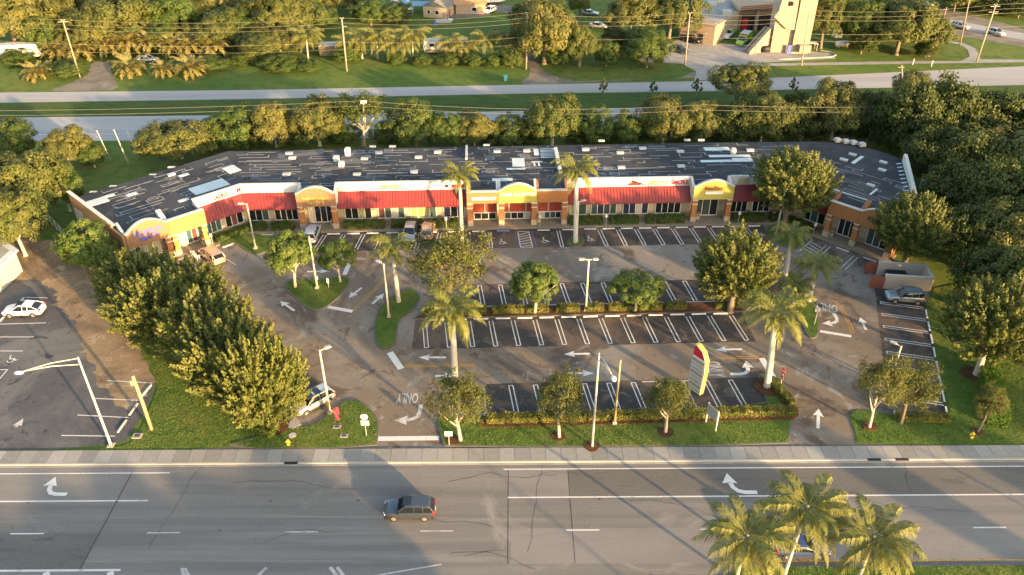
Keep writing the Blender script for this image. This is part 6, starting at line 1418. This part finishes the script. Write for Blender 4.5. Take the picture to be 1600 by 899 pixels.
MB().wall((-2.2, -.7), (2.2, -.7), [(0, .1), (4.0, .1), (4.6, .8), (0, .75)], 1.4).build('hull', 'grey_wall', b2); MB().box((1.6, 0, .85), (1.0, 1.2, .2)).build('bow_deck', 'car_white', b2)
b3 = thing('blue_drum', 'blue bundle on the grass left of the skiff', 'barrel', (*(-19.90, 209.90), 0)); MB().lathe([(.5, 0), (.55, .1), (.5, .7), (.3, .75)], 12).build('drum', 'sign_blue', b3, True); MB().lathe([(.52, .3), (.54, .34)], 12).build('hoop', 'pole_grey', b3)
b4 = thing('red_cart', 'small red utility cart in front of the house door', 'cart', (*(-17.56, 216.81), 0)); MB().box((0, 0, .7), (1.1, .9, .7)).build('body', 'sign_red', b4); MB().box((-.3, 0, 1.5), (.1, .8, 1.1)).build('backrest', 'sign_red', b4)
for s_ in (-1, 1): place('wheel', WHEEL, b4, (.2, s_ * .45, .3), (R(90), 0, 0), (.8, .8, .8))
rv = thing('travel_trailer', 'long white travel trailer with beige stripe among the coconut palms', 'caravan', (*(-15.44, 186.16), 0), R(3))
bd = MB().wall((-5.2, -1.25), (5.2, -1.25), [(.3, .45), (10.2, .45), (10.4, 1.4), (10.0, 3.0), (.2, 3.0), (0, 1.6)], 2.5).build('body', 'car_white', rv); MB().box((0, -1.262, .9), (9.8, .02, .55)).build('stripe', 'tan_wall', rv); MB().box((0, 0, 3.03), (10.2, 2.5, .06)).build('roof', 'vent_white', rv)
for x in (-3.2, -.4, 3.4):
    wd = MB().box((x, -1.265, 2.1), (1.2, .03, .7)).build('window', 'frame_white', rv); MB().box((x, -1.285, 2.1), (1.05, .02, .58)).build('pane', 'car_glass', wd)
for x in (-1.0, -.1): place('wheel', WHEEL, rv, (x, -1.1, .34), (R(90), 0, 0))
for x in (-3.5, 1.6): MB().box((x, 0, 3.15), (.8, .7, .22)).build('roof_unit', 'vent_white', rv)
bs = thing('box_trailer', 'long white box trailer behind bushes at the far left', 'trailer', (*(-115.07, 181.28), 0), R(8)); MB().box((0, 0, 2.0), (14, 2.5, 2.7)).build('box', 'car_white', bs); MB().box((0, 0, .55), (12, 1.6, .25)).build('chassis', 'dark_grey', bs)
for x in (-5.5, -4.4): place('wheel', WHEEL, bs, (x, -1.1, .45), (R(90), 0, 0), (1.3, 1.3, 1.3))
bq = thing('garden_shed', 'low brown planked shed left of the coconut palms', 'shed', (*(-41.78, 185.17), 0), R(3)); MB().box((0, 0, 1.1), (5.5, 3, 2.2)).build('wall', 'wood_plank', bq); MB().box((0, 0, 2.28), (5.9, 3.4, .14)).build('roof', 'grey_wall', bq); MB().box((1, -1.52, .95), (.9, .06, 1.8)).build('door', 'terracotta', bq)
for p, l, r_ in (((-59.07, 194.44), 'white roofed shack among the golden trees, left one', 0), ((-53.28, 197.71), 'grey blue roofed shack among the golden trees, right one', .3), ((-87.52, 199.94), 'grey house roof behind the date palms', .1)):
    s_ = thing('garden_shack', l, 'shed', (*p, 0), r_); gable(s_, 6, 4.5, 2.2, .8, 'beige_dull', 'grey_wall')
    MB().box((0, -2.28, .95), (.9, .06, 1.8)).build('door', 'wood_plank', s_)
o = thing('wheeled_bin', 'teal wheeled bin on the grass strip by the far road', 'bin', (*(-1.36, 165.77), 0)); MB().wall((-.35, -.35), (.35, -.35), [(.05, .1), (.65, .1), (.75, 1.1), (-.05, 1.1)], .7).build('body', 'teal', o); MB().box((0, 0, 1.15), (.86, .8, .1)).build('lid', 'teal', o)
for s_ in (-1, 1): place('wheel', WHEEL, o, (s_ * .3, .35, .12), (0, R(90), 0), (.4, .4, .4))

# fire station
fs = thing('fire_station', 'beige concrete fire station with angular tower and open bays', 'building', (*(55.17, 197.71), 0)); fo = fs.location
def fp(name, mb, mat, par=None): return mb.build(name, mat, par or fs, False, world=True)
cA, cB = Vector((41.11, 196.61)), Vector((48.14, 191.27)); cC = Vector((57.10, 204.53)); cD = Vector((66.17, 209.29))
left_blk = [tuple(cA), tuple(cB), tuple(cC), tuple(cC + Vector((6, 26))), tuple(cA + Vector((4, 30)))]
fp('wall', MB().prism(left_blk, 0, 4.6), 'beige_wall'); fp('roof', MB().prism(inset(left_blk, -.3), 4.6, 4.9), 'beige_wall'); fp('roof_membrane', MB().prism(inset(left_blk, .4), 4.9, 4.96), 'concrete')
fp('door', MB().box((*cA.lerp(cB, .62), 1.1), (1.1, .2, 2.2), math.atan2((cB - cA).y, (cB - cA).x)), 'black'); fp('door_canopy', MB().box((*(cA.lerp(cB, .62) + Vector((0, -.4))), 2.7), (2.4, 1.2, .15), math.atan2((cB - cA).y, (cB - cA).x)), 'beige_dull')
bay = [tuple(cC + Vector((.3, .6))), tuple(cC + Vector((9.6, .6))), tuple(cC + Vector((9.6, 24))), tuple(cC + Vector((6, 24)))]
fp('bay_wall', MB().prism(bay, 0, 6.0), 'beige_dull'); fp('bay_roof', MB().wall(tuple(cC + Vector((-1, -1.5))), tuple(cC + Vector((11, -1.5))), [(0, 5.2), (12, 6.0), (12, 7.6), (0, 6.0)], 7), 'beige_wall')
for k_ in range(3): fp('fascia_band', MB().box((cC.x + 5, cC.y - 1.56, 5.7 + .42 * k_), (10.4, .1, .16), 0, -.06), 'gate_red')
for x, m in ((2.4, 'sign_red'), (6.6, 'black')):
    dr = fp('dark_bay', MB().box((cC.x + x, cC.y + .52, 1.9), (3.2, .12, 3.8)), 'black'); fp('door_leaf', MB().box((cC.x + x - .6, cC.y + .44, 1.5), (1.3, .06, 2.9)), m, dr)  # black panel stands for the open bay, interior shade put into its colour
fp('bay_pier', MB().box((cC.x + 4.5, cC.y + .2, 2.6), (.7, 1.0, 5.2)), 'beige_wall')
tb = Vector((60.40, 186.16)); tw = [(tb.x, tb.y), (tb.x + 8.6, tb.y - .4), (tb.x + 9.8, tb.y + 7.5), (tb.x + 1.5, tb.y + 8.5)]
fp('tower', MB().prism(tw, 0, 9.8), 'beige_wall'); tw2 = [(tb.x + 4.6, tb.y - 1.1), (tb.x + 8.4, tb.y - 1.2), (tb.x + 9.0, tb.y + 5), (tb.x + 4.8, tb.y + 5)]
fp('tower_shaft', MB().prism(tw2, 0, 14.5), 'beige_wall'); fp('tower_wing', MB().wall((tb.x - .6, tb.y - .6), (tb.x + 6.4, tb.y - .9), [(0, 8.2), (3.2, 5.6), (6.0, 5.2), (6.6, 6.2), (5.0, 7.6), (4.8, 12.5), (1.2, 12.5), (.8, 9.6)], 1.6), 'beige_wall')
wd = fp('window', MB().box((tb.x + 2.6, tb.y - .68, 11.2), (1.3, .12, 1.1)), 'black'); fp('pane', MB().box((tb.x + 2.6, tb.y - .76, 11.2), (1.1, .05, .9)), 'glass_dark', wd)
fp('stair_parapet', MB().wall(tuple(tb + Vector((-5.2, -1.6))), tuple(tb + Vector((.3, 1.0))), [(0, 0), (5.8, 0), (5.8, 5.4), (5.2, 5.4), (0, .6)], 1.1), 'beige_wall'); fp('stair_parapet', MB().wall(tuple(tb + Vector((-5.9, .1))), tuple(tb + Vector((-.5, 2.7))), [(0, 0), (5.8, 0), (5.8, 5.2), (5.2, 5.2), (0, .5)], .5), 'beige_dull')
fp('stair_flight', MB().wall(tuple(tb + Vector((-5.6, -.7))), tuple(tb + Vector((0, 1.8))), [(0, 0), (5.8, 0), (5.8, 4.6), (0, .1)], .9), 'wood_plank')
dr = fp('door', MB().box((tb.x + 4.0, tb.y - 1.2, 1.0), (.9, .12, 2.0)), 'sign_blue')
fp('mechanical_box', MB().box((tb.x + 7.2, tb.y - 1.9, 1.5), (2.6, 1.4, 1.6)), 'beige_dull')
for p in ((51.04, 209.85), (52.82, 201.04), (57.88, 212.49), (53.75, 212.49)): fp('roof_unit', MB().box((p[0], p[1], 5.4), (2.2, 1.6, 1.0)), 'vent_white')
o = thing('black_tank', 'black round tank lying before the fire station stairs', 'tank', (*(59.20, 186.16), 0)); MB().tube([(-.9, 0, .8), (-.8, 0, .8), (.8, 0, .8), (.9, 0, .8)], [.5, .75, .75, .5], 14).build('tank', 'black', o, True); MB().box((0, 0, .12), (1.4, .9, .2)).build('cradle', 'dark_grey', o)
o = thing('gas_tank', 'white cylindrical gas tank on the grass right of the station', 'tank', (*(78.74, 190.23), 0), .25); MB().tube([(-2.0, 0, .9), (-1.8, 0, .9), (1.8, 0, .9), (2.0, 0, .9)], [.3, .65, .65, .3], 14).build('tank', 'car_white', o, True)
for x in (-1.2, 1.2): MB().box((x, 0, .25), (.3, 1.0, .5)).build('saddle', 'terracotta', o)
o = thing('pump_house', 'small white hut with a dark window under the station trees', 'shed', (*(80.46, 198.82), 0), .1); MB().box((0, 0, .95), (1.8, 1.6, 1.9)).build('wall', 'car_white', o); MB().box((0, -.82, 1.1), (.8, .04, .8)).build('window', 'glass_dark', o); MB().box((0, 0, 1.95), (2.0, 1.8, .1)).build('roof', 'grey_wall', o)
o = thing('picnic_shelter', 'small grey lean-to beside the station tower', 'shelter', (*(70.47, 188.18), 0)); MB().box((0, 0, 1.7), (2.8, 1.8, .12), 0, .1).build('roof', 'grey_wall', o)
for x in (-1.2, 1.2):
    for y in (-.8, .8): MB().tube([(x, y, 0), (x, y, 1.65)], .06, 6).build('post', 'pole_grey', o)
struct(MB().tube([(*p, .12) for p in ((60.57, 180.33), (67.43, 181.28), (73.62, 182.24), (74.99, 183.70), (74.77, 185.67), (72.56, 187.17))], .13, 6).build('forecourt_kerb', 'kerb'))
for p, l in (((89.99, 177.07), 'left of two white marker posts on the far path'), ((93.56, 175.70), 'right of two white marker posts on the far path')):
    o = thing('marker_post', l, 'post', (*p, 0)); MB().tube([(0, 0, 0), (0, 0, 1.2)], .09, 8).build('post', 'stop_white', o); MB().lathe([(.1, 1.2), (.1, 1.3), (.02, 1.36)], 8).build('cap', 'hydrant_yellow', o)
print('objects', len(bpy.data.objects))
